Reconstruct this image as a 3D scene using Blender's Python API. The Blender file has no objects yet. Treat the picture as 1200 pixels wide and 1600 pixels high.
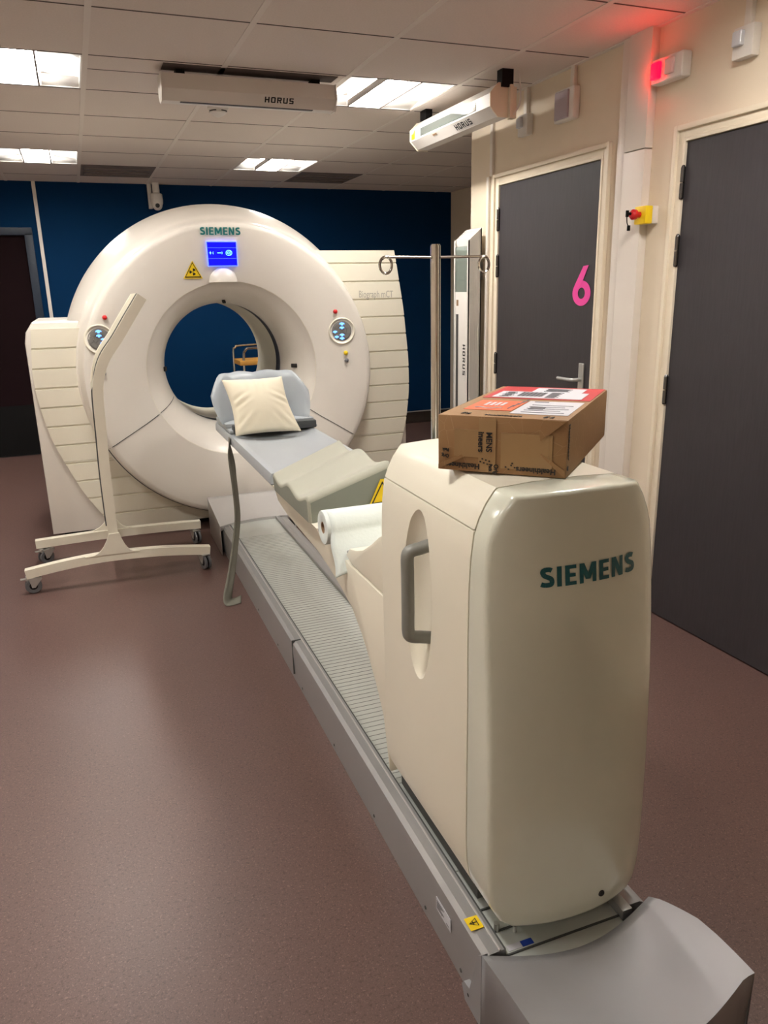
import bpy, bmesh, math, random
from mathutils import Vector, Matrix
random.seed(7)
S = bpy.context.scene
COL = S.collection
PI = math.pi

# ------------------------------------------------------------------ camera
RT, UP, FW = Vector((0.93, -0.3673, -0.0209)), Vector((0.1224, 0.2544, 0.9593)), Vector((0.3470, 0.8946, -0.2808))
FW.normalize(); RT = (RT - FW * RT.dot(FW)).normalized(); UP = RT.cross(FW)
cd = bpy.data.cameras.new('camera'); cam = bpy.data.objects.new('camera', cd); COL.objects.link(cam)
m = Matrix((RT, UP, -FW)).transposed().to_4x4(); m.translation = Vector((0, 0, 1.455)); cam.matrix_world = m
cd.sensor_fit = 'VERTICAL'; cd.sensor_height = 36; cd.lens = 1187.9 * 36 / 1600; cd.clip_start = .05
S.camera = cam
# ------------------------------------------------------------------ world, exposure
w = bpy.data.worlds.new('world'); S.world = w; w.use_nodes = True
w.node_tree.nodes['Background'].inputs[0].default_value = (.5, .48, .46, 1)
w.node_tree.nodes['Background'].inputs[1].default_value = .05
S.view_settings.view_transform = 'Standard'; S.view_settings.look = 'None'; S.view_settings.gamma = 1
S.view_settings.use_curve_mapping = False
S.view_settings.exposure = 1.25
LAMP = 34.0          # strength of the ceiling fixtures' tubes

# ------------------------------------------------------------------ materials
def lin(c):
    return tuple((v / 255 / 12.92) if v / 255 <= .04045 else ((v / 255 + .055) / 1.055) ** 2.4 for v in c)
def mat(name, rgb, rough=.5, metal=0, var=.04, scale=8, bump=0, bscale=200, emit=0, coat=0, stretch=None, spec=None):
    ma = bpy.data.materials.new(name); ma.use_nodes = True
    nt = ma.node_tree; b = nt.nodes['Principled BSDF']
    c = lin(rgb)
    tc = nt.nodes.new('ShaderNodeTexCoord'); mp = nt.nodes.new('ShaderNodeMapping')
    nt.links.new(tc.outputs['Object'], mp.inputs[0])
    if stretch: mp.inputs['Scale'].default_value = stretch
    nz = nt.nodes.new('ShaderNodeTexNoise'); nz.inputs['Scale'].default_value = scale; nz.inputs['Detail'].default_value = 4
    nt.links.new(mp.outputs[0], nz.inputs['Vector'])
    mx = nt.nodes.new('ShaderNodeMix'); mx.data_type = 'RGBA'
    mx.inputs['A'].default_value = tuple(max(0, v * (1 - var)) for v in c) + (1,)
    mx.inputs['B'].default_value = tuple(min(1, v * (1 + var)) for v in c) + (1,)
    nt.links.new(nz.outputs['Fac'], mx.inputs['Factor']); nt.links.new(mx.outputs['Result'], b.inputs['Base Color'])
    b.inputs['Roughness'].default_value = rough; b.inputs['Metallic'].default_value = metal
    if spec is not None: b.inputs['Specular IOR Level'].default_value = spec
    if coat: b.inputs['Coat Weight'].default_value = coat; b.inputs['Coat Roughness'].default_value = .12
    if bump:
        n2 = nt.nodes.new('ShaderNodeTexNoise'); n2.inputs['Scale'].default_value = bscale; n2.inputs['Detail'].default_value = 3
        nt.links.new(mp.outputs[0], n2.inputs['Vector'])
        bp = nt.nodes.new('ShaderNodeBump'); bp.inputs['Strength'].default_value = bump; bp.inputs['Distance'].default_value = .002
        nt.links.new(n2.outputs['Fac'], bp.inputs['Height']); nt.links.new(bp.outputs[0], b.inputs['Normal'])
    if emit:
        nt.links.new(mx.outputs['Result'], b.inputs['Emission Color']); b.inputs['Emission Strength'].default_value = emit
    return ma
def speckle(name, base, light, dark, rough):
    ma = mat(name, base, rough, var=.06, scale=1.2)
    nt = ma.node_tree; b = nt.nodes['Principled BSDF']
    mixb = [n for n in nt.nodes if n.bl_idname == 'ShaderNodeMix'][0]
    mp = [n for n in nt.nodes if n.bl_idname == 'ShaderNodeMapping'][0]
    prev = mixb.outputs['Result']
    for sc, col, lo, hi, amt in ((150, light, .62, .70, .40), (110, dark, .60, .68, .5), (320, light, .64, .70, .5), (260, dark, .60, .66, .5)):
        n = nt.nodes.new('ShaderNodeTexNoise'); n.inputs['Scale'].default_value = sc; n.inputs['Detail'].default_value = 1
        nt.links.new(mp.outputs[0], n.inputs['Vector'])
        r = nt.nodes.new('ShaderNodeMapRange'); r.inputs['From Min'].default_value = lo; r.inputs['From Max'].default_value = hi
        r.inputs['To Max'].default_value = amt
        nt.links.new(n.outputs['Fac'], r.inputs['Value'])
        x = nt.nodes.new('ShaderNodeMix'); x.data_type = 'RGBA'; x.inputs['B'].default_value = lin(col) + (1,)
        nt.links.new(r.outputs[0], x.inputs['Factor']); nt.links.new(prev, x.inputs['A']); prev = x.outputs['Result']
    nt.links.new(prev, b.inputs['Base Color'])
    return ma
M = {
 'floor': speckle('vinyl_floor', (92, 69, 63), (138, 110, 102), (56, 40, 37), .4),
 'tile': mat('ceiling_tile', (222, 212, 204), .95, var=.10, scale=140, bump=.35, bscale=420),
 'grid': mat('ceiling_grid', (226, 218, 210), .6),
 'gridline': mat('ceiling_joint', (84, 72, 66), .8),
 'blue': mat('blue_wall', (0, 44, 82), .75, bump=.15, bscale=300, spec=.1),
 'cream': mat('cream_wall', (226, 212, 190), .75, bump=.1, bscale=260),
 'creamtrim': mat('cream_trim', (232, 220, 198), .5),
 'trunk': mat('white_trunking', (226, 218, 208), .45),
 'door': mat('grey_wood_laminate', (51, 47, 50), .55, var=.32, scale=14, stretch=(9, 9, .6), bump=.2, bscale=60),
 'darkdoor': mat('dark_door', (26, 12, 15), .8, spec=.1),
 'black': mat('black_plastic', (8, 8, 9), .6, spec=.2),
 'navy': mat('navy_frame', (0, 24, 46), .5),
 'skirt': mat('brown_skirting', (40, 30, 26), .45),
 'steel': mat('brushed_steel', (196, 196, 192), .32, metal=.75),
 'chrome': mat('chrome', (205, 202, 198), .12, metal=1, var=.02),
 'hinge': mat('hinge_steel', (120, 118, 118), .25, metal=1),
 'pink': mat('pink_vinyl', (232, 66, 158), .5),
 'gantry': mat('gantry_shell', (222, 216, 206), .42, coat=.1, var=.015),
 'siding': mat('gantry_siding', (226, 220, 202), .45, var=.015),
 'cream_shell': mat('cream_housing', (231, 226, 208), .38, var=.015, coat=.1),
 'gloss': mat('glossy_end_shell', (212, 214, 198), .2, var=.015, coat=.7),
 'alu': mat('silver_paint', (166, 166, 166), .38, metal=.55, var=.03),
 'aluline': mat('silver_light_edge', (200, 198, 196), .35, metal=.4),
 'panel': mat('ribbed_aluminium', (200, 204, 198), .36, metal=.3),
 'rib': mat('dark_groove', (72, 74, 72), .6),
 'ribline': mat('fine_groove', (118, 120, 116), .6),
 'capgrey': mat('silver_cover', (158, 158, 160), .42, metal=.35, var=.04),
 'handle': mat('grey_handle', (128, 128, 122), .4),
 'mattress': mat('grey_blue_vinyl', (168, 174, 178), .42, bump=.08, bscale=300),
 'pad': mat('grey_blue_pad', (164, 171, 176), .4),
 'dkgrey': mat('dark_grey_foam', (70, 74, 76), .6),
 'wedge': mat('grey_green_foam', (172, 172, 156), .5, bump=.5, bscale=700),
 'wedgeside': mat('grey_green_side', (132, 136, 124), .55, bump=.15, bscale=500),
 'pillow': mat('cream_pillowcase', (240, 232, 208), .75, bump=.35, bscale=30),
 'paper': mat('roll_paper', (218, 226, 222), .9, bump=.35, bscale=120),
 'core': mat('cardboard_core', (150, 120, 90), .9),
 'teal': mat('teal_lettering', (0, 112, 110), .45),
 'tealdark': mat('dark_teal_lettering', (0, 84, 92), .35),
 'greytext': mat('grey_lettering', (168, 164, 152), .6),
 'ink': mat('black_ink', (22, 20, 20), .6),
 'screen': mat('screen_blue', (0, 0, 240), .4, emit=.9, var=0),
 'screenedge': mat('screen_edge', (90, 120, 255), .4, emit=.8, var=0),
 'icon': mat('screen_icon', (120, 225, 255), .4, emit=1.0, var=0),
 'iconblue': mat('lit_button', (90, 150, 255), .4, emit=1.3, var=.1),
 'btn': mat('button_grey', (122, 120, 116), .45, var=.1, scale=40),
 'dish': mat('dish_grey', (116, 114, 110), .4),
 'yellow': mat('sign_yellow', (244, 208, 24), .45),
 'red': mat('red_button', (205, 28, 32), .35),
 'greyball': mat('grey_button', (118, 118, 122), .35),
 'redlamp': mat('lit_red_lens', (255, 0, 5), .3, emit=20, var=0),
 'redlens': mat('pink_lens', (240, 200, 196), .25),
 'whiteplastic': mat('white_plastic', (226, 222, 216), .4),
 'greyplastic': mat('mauve_grille', (176, 164, 172), .55, var=.25, scale=320),
 'sensor': mat('white_lens', (205, 208, 214), .25),
 'glass': None,
 'tube': mat('fluorescent_tube', (255, 251, 245), .5, emit=LAMP, var=0),
 'tubedim': mat('diffuser_side', (240, 238, 234), .5, emit=.35, var=0),
 'reflector': mat('white_reflector', (238, 236, 232), .35, var=.01),
 'vent': mat('vent_grey', (120, 110, 104), .6),
 'standc': mat('cream_enamel', (232, 226, 208), .4),
 'standpanel': mat('stone_enamel', (186, 180, 160), .45),
 'rubber': mat('grey_tyre', (92, 92, 94), .6),
 'strap': mat('grey_webbing', (118, 116, 104), .85, bump=.4, bscale=500),
 'tan': mat('tan_cushion', (196, 142, 62), .6),
 'redtape': mat('red_tape', (182, 44, 48), .5, var=.2, scale=120),
 'orange': mat('orange_label', (226, 104, 66), .55),
 'label': mat('white_label', (200, 200, 206), .55),
 'labelink': mat('label_print', (96, 94, 98), .6, var=.4, scale=200),
 'stickerblue': mat('blue_sticker', (28, 58, 150), .4),
 'gauge': mat('black_stripe', (60, 60, 62), .35),
}
def cardboard():
    ma = mat('cardboard', (146, 110, 70), .62, var=.10, scale=9, bump=.2, bscale=90)
    nt = ma.node_tree; b = nt.nodes['Principled BSDF']
    mix = [n for n in nt.nodes if n.bl_idname == 'ShaderNodeMix'][0]; mp = [n for n in nt.nodes if n.bl_idname == 'ShaderNodeMapping'][0]
    v = nt.nodes.new('ShaderNodeTexVoronoi'); v.feature = 'DISTANCE_TO_EDGE'; v.inputs['Scale'].default_value = 22
    nt.links.new(mp.outputs[0], v.inputs['Vector'])
    r = nt.nodes.new('ShaderNodeMapRange'); r.inputs['From Min'].default_value = .0; r.inputs['From Max'].default_value = .012
    r.inputs['To Min'].default_value = .35; r.inputs['To Max'].default_value = 0
    nt.links.new(v.outputs['Distance'], r.inputs['Value'])
    x = nt.nodes.new('ShaderNodeMix'); x.data_type = 'RGBA'; x.inputs['B'].default_value = lin((186, 156, 116)) + (1,)
    nt.links.new(r.outputs[0], x.inputs['Factor']); nt.links.new(mix.outputs['Result'], x.inputs['A'])
    nt.links.new(x.outputs['Result'], b.inputs['Base Color'])
    return ma
M['card'] = cardboard()
M['cardtape'] = mat('brown_tape', (156, 124, 84), .3, var=.06, coat=.3)
def glassmat():
    ma = mat('window_glass', (190, 205, 200), .06, var=.02)
    b = ma.node_tree.nodes['Principled BSDF']; b.inputs['Transmission Weight'].default_value = .85; b.inputs['IOR'].default_value = 1.45
    return ma
M['glass'] = glassmat()

# ------------------------------------------------------------------ object helpers
class Root:
    pass
def thing(name, label, cat, loc=(0, 0, 0), group=None, kind=None):
    o = bpy.data.objects.new(name, None); COL.objects.link(o); o.location = loc; o.empty_display_size = .1
    if label: o['label'] = label
    if cat: o['category'] = cat
    if group: o['group'] = group
    if kind: o['kind'] = kind
    return o
def worldloc(o):
    v = Vector(o.location)
    while o.parent: o = o.parent; v = v + Vector(o.location)
    return v
def obj(name, bm, ma, parent=None, loc=None, smooth=35, label=None):
    """bm is given in the thing's un-rotated world coordinates"""
    me = bpy.data.meshes.new(name)
    bmesh.ops.recalc_face_normals(bm, faces=bm.faces[:])
    if parent: off = worldloc(parent)
    else: off = Vector(loc) if loc else None
    if off is not None: bmesh.ops.translate(bm, verts=bm.verts[:], vec=-off)
    for f in bm.faces: f.smooth = smooth > 0
    bm.to_mesh(me); bm.free()
    if smooth > 0: me.set_sharp_from_angle(angle=math.radians(smooth))
    for k in (ma if isinstance(ma, (list, tuple)) else [ma]): me.materials.append(M[k] if isinstance(k, str) else k)
    o = bpy.data.objects.new(name, me); COL.objects.link(o)
    if parent: o.parent = parent
    elif loc: o.location = loc
    if label: o['label'] = label
    return o
def tag(o, label, cat, group=None, kind=None):
    o['label'] = label; o['category'] = cat
    if group: o['group'] = group
    if kind: o['kind'] = kind
    return o
def struct(o, label=None):
    o['kind'] = 'structure'
    if label: o['label'] = label
    return o
def B(): return bmesh.new()
def box(bm, x0, x1, y0, y1, z0, z1, bev=0, seg=2, mi=0):
    t = bmesh.new()
    bmesh.ops.create_cube(t, size=1)
    bmesh.ops.scale(t, vec=(abs(x1 - x0), abs(y1 - y0), abs(z1 - z0)), verts=t.verts[:])
    bmesh.ops.translate(t, vec=((x0 + x1) / 2, (y0 + y1) / 2, (z0 + z1) / 2), verts=t.verts[:])
    if bev: bmesh.ops.bevel(t, geom=t.edges[:], offset=bev, segments=seg, profile=.6, affect='EDGES', clamp_overlap=True)
    merge(bm, t, mi)
    return bm
def merge(bm, t, mi=0, mtx=None):
    mp = {}
    for v in t.verts: mp[v] = bm.verts.new(mtx @ v.co if mtx else v.co)
    for f in t.faces:
        try: nf = bm.faces.new([mp[v] for v in f.verts]); nf.material_index = mi
        except ValueError: pass
    t.free()
def prism(bm, pts, axis, a, b, mi=0, bev=0):
    """pts: 2D outline; axis 'y': pts=(x,z); 'x': pts=(y,z); 'z': pts=(x,y)"""
    def P(p, t):
        return {'y': (p[0], t, p[1]), 'x': (t, p[0], p[1]), 'z': (p[0], p[1], t)}[axis]
    t = bmesh.new()
    v0 = [t.verts.new(P(p, a)) for p in pts]; v1 = [t.verts.new(P(p, b)) for p in pts]
    t.faces.new(v0); t.faces.new(v1[::-1]); n = len(pts)
    for i in range(n): t.faces.new((v0[i], v0[(i + 1) % n], v1[(i + 1) % n], v1[i]))
    if bev:
        ed = [e for e in t.edges if abs(P2(e.verts[0].co, axis) - P2(e.verts[1].co, axis)) < 1e-6]
        bmesh.ops.recalc_face_normals(t, faces=t.faces[:])
        bmesh.ops.bevel(t, geom=ed, offset=bev, segments=2, profile=.6, affect='EDGES', clamp_overlap=True)
    merge(bm, t, mi); return bm
def P2(co, axis): return {'x': co.x, 'y': co.y, 'z': co.z}[axis]
def grid(bm, fn, nu, nv, closeu=False, mi=0, flip=False):
    vs = [[bm.verts.new(fn(i / (nu - (0 if closeu else 1)), j / (nv - 1))) for j in range(nv)] for i in range(nu)]
    for i in range(nu if closeu else nu - 1):
        for j in range(nv - 1):
            a, b_, c, d = vs[i][j], vs[(i + 1) % nu][j], vs[(i + 1) % nu][j + 1], vs[i][j + 1]
            try: f = bm.faces.new((a, b_, c, d)); f.material_index = mi
            except ValueError: pass
    return vs
def tube(bm, pts, r, seg=12, closed=False, cap=True, mi=0, rect=None, up=None):
    """round (or rect=(w,h)) section along a polyline"""
    pts = [Vector(p) for p in pts]; n = len(pts); rings = []
    if rect: prof = [(-rect[0] / 2, -rect[1] / 2), (rect[0] / 2, -rect[1] / 2), (rect[0] / 2, rect[1] / 2), (-rect[0] / 2, rect[1] / 2)]
    nrm = None
    for i, p in enumerate(pts):
        if closed: t = pts[(i + 1) % n] - pts[i - 1]
        else: t = pts[min(i + 1, n - 1)] - pts[max(i - 1, 0)]
        t.normalize()
        if up is not None: nrm = (Vector(up) - t * Vector(up).dot(t)).normalized()
        elif nrm is None:
            a = Vector((0, 0, 1)) if abs(t.z) < .9 else Vector((1, 0, 0)); nrm = (a - t * a.dot(t)).normalized()
        else: nrm = (nrm - t * nrm.dot(t)).normalized()
        bi = t.cross(nrm); rr = r[i] if isinstance(r, (list, tuple)) else r
        if rect: rings.append([bm.verts.new(p + bi * a + nrm * b) for a, b in prof])
        else: rings.append([bm.verts.new(p + (bi * math.cos(2 * PI * k / seg) + nrm * math.sin(2 * PI * k / seg)) * rr) for k in range(seg)])
    s = len(rings[0])
    for i in range(n if closed else n - 1):
        a, b_ = rings[i], rings[(i + 1) % n]
        for k in range(s):
            f = bm.faces.new((a[k], a[(k + 1) % s], b_[(k + 1) % s], b_[k])); f.material_index = mi
    if cap and not closed:
        f = bm.faces.new(rings[0][::-1]); f.material_index = mi; f = bm.faces.new(rings[-1]); f.material_index = mi
    return bm
def cyl(bm, a, b, r, seg=24, mi=0): return tube(bm, [a, b], r, seg, mi=mi)
def lathe(bm, prof, origin, axis=(0, 0, 1), seg=48, mi=0, capends=True):
    """prof: list of (r, h) along axis"""
    ax = Vector(axis).normalized(); a = Vector((1, 0, 0)) if abs(ax.x) < .9 else Vector((0, 1, 0))
    u = (a - ax * a.dot(ax)).normalized(); v = ax.cross(u); o = Vector(origin); rings = []
    for r, h in prof:
        if r < 1e-6: rings.append([bm.verts.new(o + ax * h)])
        else: rings.append([bm.verts.new(o + ax * h + (u * math.cos(2 * PI * k / seg) + v * math.sin(2 * PI * k / seg)) * r) for k in range(seg)])
    for i in range(len(rings) - 1):
        A, C = rings[i], rings[i + 1]
        for k in range(seg):
            k2 = (k + 1) % seg
            if len(A) == 1 and len(C) == 1: continue
            if len(A) == 1: f = bm.faces.new((A[0], C[k2], C[k]))
            elif len(C) == 1: f = bm.faces.new((A[k], A[k2], C[0]))
            else: f = bm.faces.new((A[k], A[k2], C[k2], C[k]))
            f.material_index = mi
    if capends:
        for R in (rings[0], rings[-1]):
            if len(R) > 2:
                try: f = bm.faces.new(R); f.material_index = mi
                except ValueError: pass
    return bm
def text(name, s, org, xd, yd, size, ma, parent, bold=0.0, depth=.0006, align='LEFT', xs=1.0, shear=0, spacing=1.0, warp=None):
    cu = bpy.data.curves.new(name, 'FONT'); cu.body = s; cu.size = size; cu.extrude = depth; cu.offset = bold
    cu.align_x = align; cu.align_y = 'BOTTOM_BASELINE' if False else 'CENTER'; cu.shear = shear; cu.space_character = spacing
    cu.resolution_u = 4
    o = bpy.data.objects.new(name, cu); COL.objects.link(o)
    dg = bpy.context.evaluated_depsgraph_get(); dg.update()
    me = bpy.data.meshes.new_from_object(o.evaluated_get(dg))
    bpy.data.objects.remove(o); bpy.data.curves.remove(cu)
    X = Vector(xd).normalized() * xs; Y = Vector(yd).normalized(); Z = Vector(xd).normalized().cross(Y)
    O = Vector(org) - (worldloc(parent) if parent else Vector())
    for v in me.vertices:
        c = O + X * v.co.x + Y * v.co.y + Z * v.co.z
        if warp:
            c = warp(c + (worldloc(parent) if parent else Vector())) - (worldloc(parent) if parent else Vector())
        v.co = c
    me.name = name; me.materials.clear(); me.materials.append(M[ma])
    r = bpy.data.objects.new(name, me); COL.objects.link(r)
    if parent: r.parent = parent
    return r
def bar(x0, y0, x1, y1): return [(x0, y0), (x1, y0), (x1, y1), (x0, y1)]
def para(x0, y0, x1, y1, w_): return [(x0, y0), (x0 + w_, y0), (x1 + w_, y1), (x1, y1)]
def ribbon(pts, t, n=4):
    P = [Vector((a, b_, 0)) for a, b_ in pts]; P = smoothpath(P, n) if n > 1 else P; out = []; L, R = [], []
    for i, p in enumerate(P):
        d = (P[min(i + 1, len(P) - 1)] - P[max(i - 1, 0)]).normalized(); nn = Vector((-d.y, d.x, 0)) * t / 2; L.append(p + nn); R.append(p - nn)
    for i in range(len(P) - 1): out.append([(L[i].x, L[i].y), (L[i + 1].x, L[i + 1].y), (R[i + 1].x, R[i + 1].y), (R[i].x, R[i].y)])
    return out
def glyph(ch, t, square):
    q = t * .92
    if ch == 'I': return [bar(0, 0, t, 1)], t
    if ch == 'E': return [bar(0, 0, t, 1), bar(t, 0, .58, q * .85), bar(t, .5 - q * .42, .54, .5 + q * .42), bar(t, 1 - q * .85, .58, 1)], .58
    if ch == 'M': return [bar(0, 0, t * .9, 1), bar(.92 - t * .9, 0, .92, 1), para(.46 - t * .55, .18, 0, 1, t * 1.1)[:4], para(.46 - t * .55, .18, .92 - t * 1.1, 1, t * 1.1)], .92
    if ch == 'N': return [bar(0, 0, t * .9, 1), bar(.72 - t * .9, 0, .72, 1), para(.72 - t * 1.15, 0, 0, 1, t * 1.15)], .72
    if ch == 'H': return [bar(0, 0, t, 1), bar(.7 - t, 0, .7, 1), bar(t, .5 - t / 2, .7 - t, .5 + t / 2)], .7
    if ch == 'O': return [bar(0, .08, t, .92), bar(.7 - t, .08, .7, .92), bar(.06, 0, .64, t), bar(.06, 1 - t, .64, 1)], .7
    if ch == 'U': return [bar(0, .08, t, 1), bar(.7 - t, .08, .7, 1), bar(.06, 0, .64, t)], .7
    if ch == 'R': return [bar(0, 0, t, 1), bar(t, 1 - t, .62, 1), bar(.68 - t, .5, .68, .94), bar(t, .42, .62, .42 + t), para(.68 - t, 0, .32, .42, t)], .68
    if square: return [bar(.04, 1 - t, .66, 1), bar(0, .5, t, .95), bar(.04, .5 - t / 2, .62, .5 + t / 2), bar(.66 - t, .06, .66, .5), bar(0, 0, .62, t)], .66
    k = t / 2
    return ribbon([(.54, 1 - k - .05), (.44, 1 - k - .005), (.31, 1 - k), (.18, 1 - k - .03), (k + .01, .86 - k * .5), (k, .74), (k + .04, .64), (.22, .57), (.36, .50), (.50, .42), (.58 - k * .3, .30), (.575 - k * .35, .2), (.47, k + .02), (.32, k), (.17, k + .01), (.03, k + .06)], t), .62
def lettering(name, s_, org, xd, yd, h, ma, parent, t=.2, gap=.17, xs=1.0, square=False, warp=None, lift=.0006, center=True):
    polys = []; x = 0
    for ch in s_:
        g_, w_ = glyph(ch, t, square); polys += [[(x + a, b_ - .5) for a, b_ in p] for p in g_]; x += w_ + gap
    tot = x - gap; X = Vector(xd).normalized(); Y = Vector(yd).normalized(); Z = X.cross(Y); O = Vector(org); bm = bmesh.new()
    for i, p in enumerate(polys):
        vs = []
        for a, b_ in p:
            c = O + X * ((a - (tot / 2 if center else 0)) * h * xs) + Y * (b_ * h) + Z * (lift + .00003 * (i % 3))
            vs.append(bm.verts.new(c))
        bm.faces.new(vs)
    if warp:
        bmesh.ops.subdivide_edges(bm, edges=[e_ for e_ in bm.edges if e_.calc_length() > h * .3], cuts=4, use_grid_fill=True)
        for v in bm.verts: v.co = warp(v.co)
    bmesh.ops.remove_doubles(bm, verts=bm.verts[:], dist=1e-6)
    ns = Z
    me_off = worldloc(parent)
    for f in bm.faces:
        f.normal_update()
        if f.normal.dot(ns) < 0: f.normal_flip()
    bmesh.ops.translate(bm, verts=bm.verts[:], vec=-me_off); me = bpy.data.meshes.new(name); bm.to_mesh(me); bm.free(); me.materials.append(M[ma])
    o = bpy.data.objects.new(name, me); COL.objects.link(o); o.parent = parent; return o
def quad(bm, org, xd, yd, w, h, t=.0008, mi=0, skew=0):
    """thin sticker of size w x h, org = lower left"""
    X = Vector(xd).normalized(); Y = Vector(yd).normalized(); Z = X.cross(Y); o = Vector(org)
    c = [o, o + X * w, o + X * (w + skew) + Y * h, o + X * skew + Y * h]
    a = [bm.verts.new(p) for p in c]; b_ = [bm.verts.new(p + Z * t) for p in c]
    for f in ((a[3], a[2], a[1], a[0]), b_): bm.faces.new(f).material_index = mi
    for i in range(4): bm.faces.new((a[i], a[(i + 1) % 4], b_[(i + 1) % 4], b_[i])).material_index = mi
    return bm
def poly(bm, org, xd, yd, pts, t=.0008, mi=0):
    X = Vector(xd).normalized(); Y = Vector(yd).normalized(); Z = X.cross(Y); o = Vector(org)
    a = [bm.verts.new(o + X * p[0] + Y * p[1]) for p in pts]; b_ = [bm.verts.new(v.co + Z * t) for v in a]; n = len(pts)
    bm.faces.new(a[::-1]).material_index = mi; bm.faces.new(b_).material_index = mi
    for i in range(n): bm.faces.new((a[i], a[(i + 1) % n], b_[(i + 1) % n], b_[i])).material_index = mi
    return bm
def rrect(w, h, r, n=5, cx=0, cy=0):
    p = []
    for (sx, sy, a0) in ((1, 1, 0), (-1, 1, 90), (-1, -1, 180), (1, -1, 270)):
        for k in range(n + 1):
            a = math.radians(a0 + 90 * k / n); p.append((cx + sx * (w / 2 - r) + r * math.cos(a), cy + sy * (h / 2 - r) + r * math.sin(a)))
    return p
def interp(tab, t):
    """tab sorted by first item"""
    if t <= tab[0][0]: return tab[0][1]
    for (a, x), (b_, y) in zip(tab, tab[1:]):
        if t <= b_: return x + (y - x) * (t - a) / (b_ - a)
    return tab[-1][1]
def smoothpath(pts, n=6):
    pts = [Vector(p) for p in pts]; out = []
    for i in range(len(pts) - 1):
        p0, p1, p2, p3 = pts[max(i - 1, 0)], pts[i], pts[i + 1], pts[min(i + 2, len(pts) - 1)]
        for k in range(n):
            t = k / n
            out.append(.5 * ((2 * p1) + (p2 - p0) * t + (2 * p0 - 5 * p1 + 4 * p2 - p3) * t * t + (3 * p1 - p0 - 3 * p2 + p3) * t ** 3))
    out.append(pts[-1]); return out

# ================================================================== ROOM
CZ = 2.436; GX0, GY0, GSX, GSY = .176, 3.235, .5896, .6
XW = 2.31; YB = 7.87; XL = -2.9; YR = -1.9; XR2 = 3.9; YC = 4.39
struct(obj('floor', box(B(), XL - .1, XR2 + .1, YR - .1, YB + .1, -.08, 0), 'floor', smooth=0))
LIGHTS = [(-1, 1), (-1, 5), (2, 1), (2, 5), (2, -3), (-1, -3), (-4, -3), (-4, 1), (-4, 5), (-4, -7)]  # last fixture is unseen, added to light the tower's front shell
VENTS = [(0, 6), (3, 6)]
bm = B()
cols = range(-6, 8); rows = range(-10, 8)
for c in cols:
    for r in rows:
        x0, x1 = GX0 + c * GSX, GX0 + (c + 1) * GSX; y0, y1 = GY0 + r * GSY, GY0 + (r + 1) * GSY
        x0, x1 = max(x0, XL), min(x1, XR2 if y0 > YC - .6 else XW + .02); y0, y1 = max(y0, YR), min(y1, YB)
        if x1 - x0 < .01 or y1 - y0 < .01 or (c, r) in LIGHTS: continue
        box(bm, x0, x1, y0, y1, CZ, CZ + .02)
box(bm, XL - .1, XR2 + .1, YR - .1, YB + .1, CZ + .14, CZ + .16)
struct(obj('ceiling', bm, 'tile', smooth=0))
bm = B()
for c in range(-5, 8):
    x = GX0 + c * GSX
    if x < XL: continue
    y0 = YR if x < XW else YC
    if x > XR2: continue
    box(bm, x - .012, x + .012, y0, YB, CZ - .0025, CZ + .004)
struct(obj('trim_1', bm, 'grid', smooth=0), 'cream metal ceiling grid bars running away from the camera')
bm = B()
for r in range(-8, 8):
    y = GY0 + r * GSY
    xr = XR2 if y > YC else XW
    box(bm, XL, xr, y - .004, y + .004, CZ - .0012, CZ + .003)
box(bm, GX0, GX0 + 2 * GSX, GY0 + .6 + .218, GY0 + .6 + .224, CZ - .0012, CZ + .003)
box(bm, GX0 + 3 * GSX, XW, GY0 + .6 + .218 - .35, GY0 + .6 + .224 - .35, CZ - .0012, CZ + .003)
struct(obj('trim_2', bm, 'gridline', smooth=0), 'thin dark joints between the ceiling tiles')

# walls
DOORS = {1: (3.115, 4.035, 2.0), 2: (1.665, 2.585, 1.985)}
bm = B()
ys = [YR, 1.665, 2.585, 3.115, 4.035, YC]
for i in range(5):
    a, b_ = ys[i], ys[i + 1]
    if i in (1, 3):
        top = 1.985 if i == 1 else 2.0
        box(bm, XW, XW + .12, a, b_, top, CZ + .1)
    else: box(bm, XW, XW + .12, a, b_, 0, CZ + .1)
box(bm, XW + .12, XR2, YC - .10, YC, 0, CZ + .1)
struct(obj('wall_right', bm, 'cream', smooth=0))
bm = box(B(), XR2, XR2 + .1, YC - .1, YB + .1, 0, CZ + .1); struct(obj('wall_alcove', bm, 'cream', smooth=0))
# back wall with the dark doorway at its left end
bm = B()
box(bm, -.31, XR2 + .1, YB, YB + .12, 0, CZ + .1); box(bm, -1.30, -.31, YB, YB + .12, 2.0, CZ + .1); box(bm, XL - .1, -1.30, YB, YB + .12, 0, CZ + .1)
struct(obj('wall_back', bm, 'blue', smooth=0))
struct(obj('wall_left', box(B(), XL - .1, XL, YR - .1, YB + .1, 0, CZ + .1), 'cream', smooth=0))
struct(obj('wall_rear', box(B(), XL - .1, XW + .12, YR - .1, YR, 0, CZ + .1), 'cream', smooth=0))
bm = B()
def cove(x0, x1): prism(bm, [(YB, 0), (YB - .05, 0), (YB - .02, .02), (YB - .006, .06), (YB - .004, .118), (YB, .118)], 'x', x0, x1)
cove(-.25, XR2); cove(XL, -1.36); bb = struct(obj('baseboard_back', bm, 'skirt'))
bm = B(); box(bm, -.25, XR2, YB - .007, YB, .118, .128); box(bm, XL, -1.36, YB - .007, YB, .118, .128)
obj('top_strip', bm, 'aluline', bb, smooth=0)
bm = box(B(), XR2 - .006, XR2, YC, YB, 0, .12); struct(obj('baseboard_alcove', bm, 'skirt', smooth=0))
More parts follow.
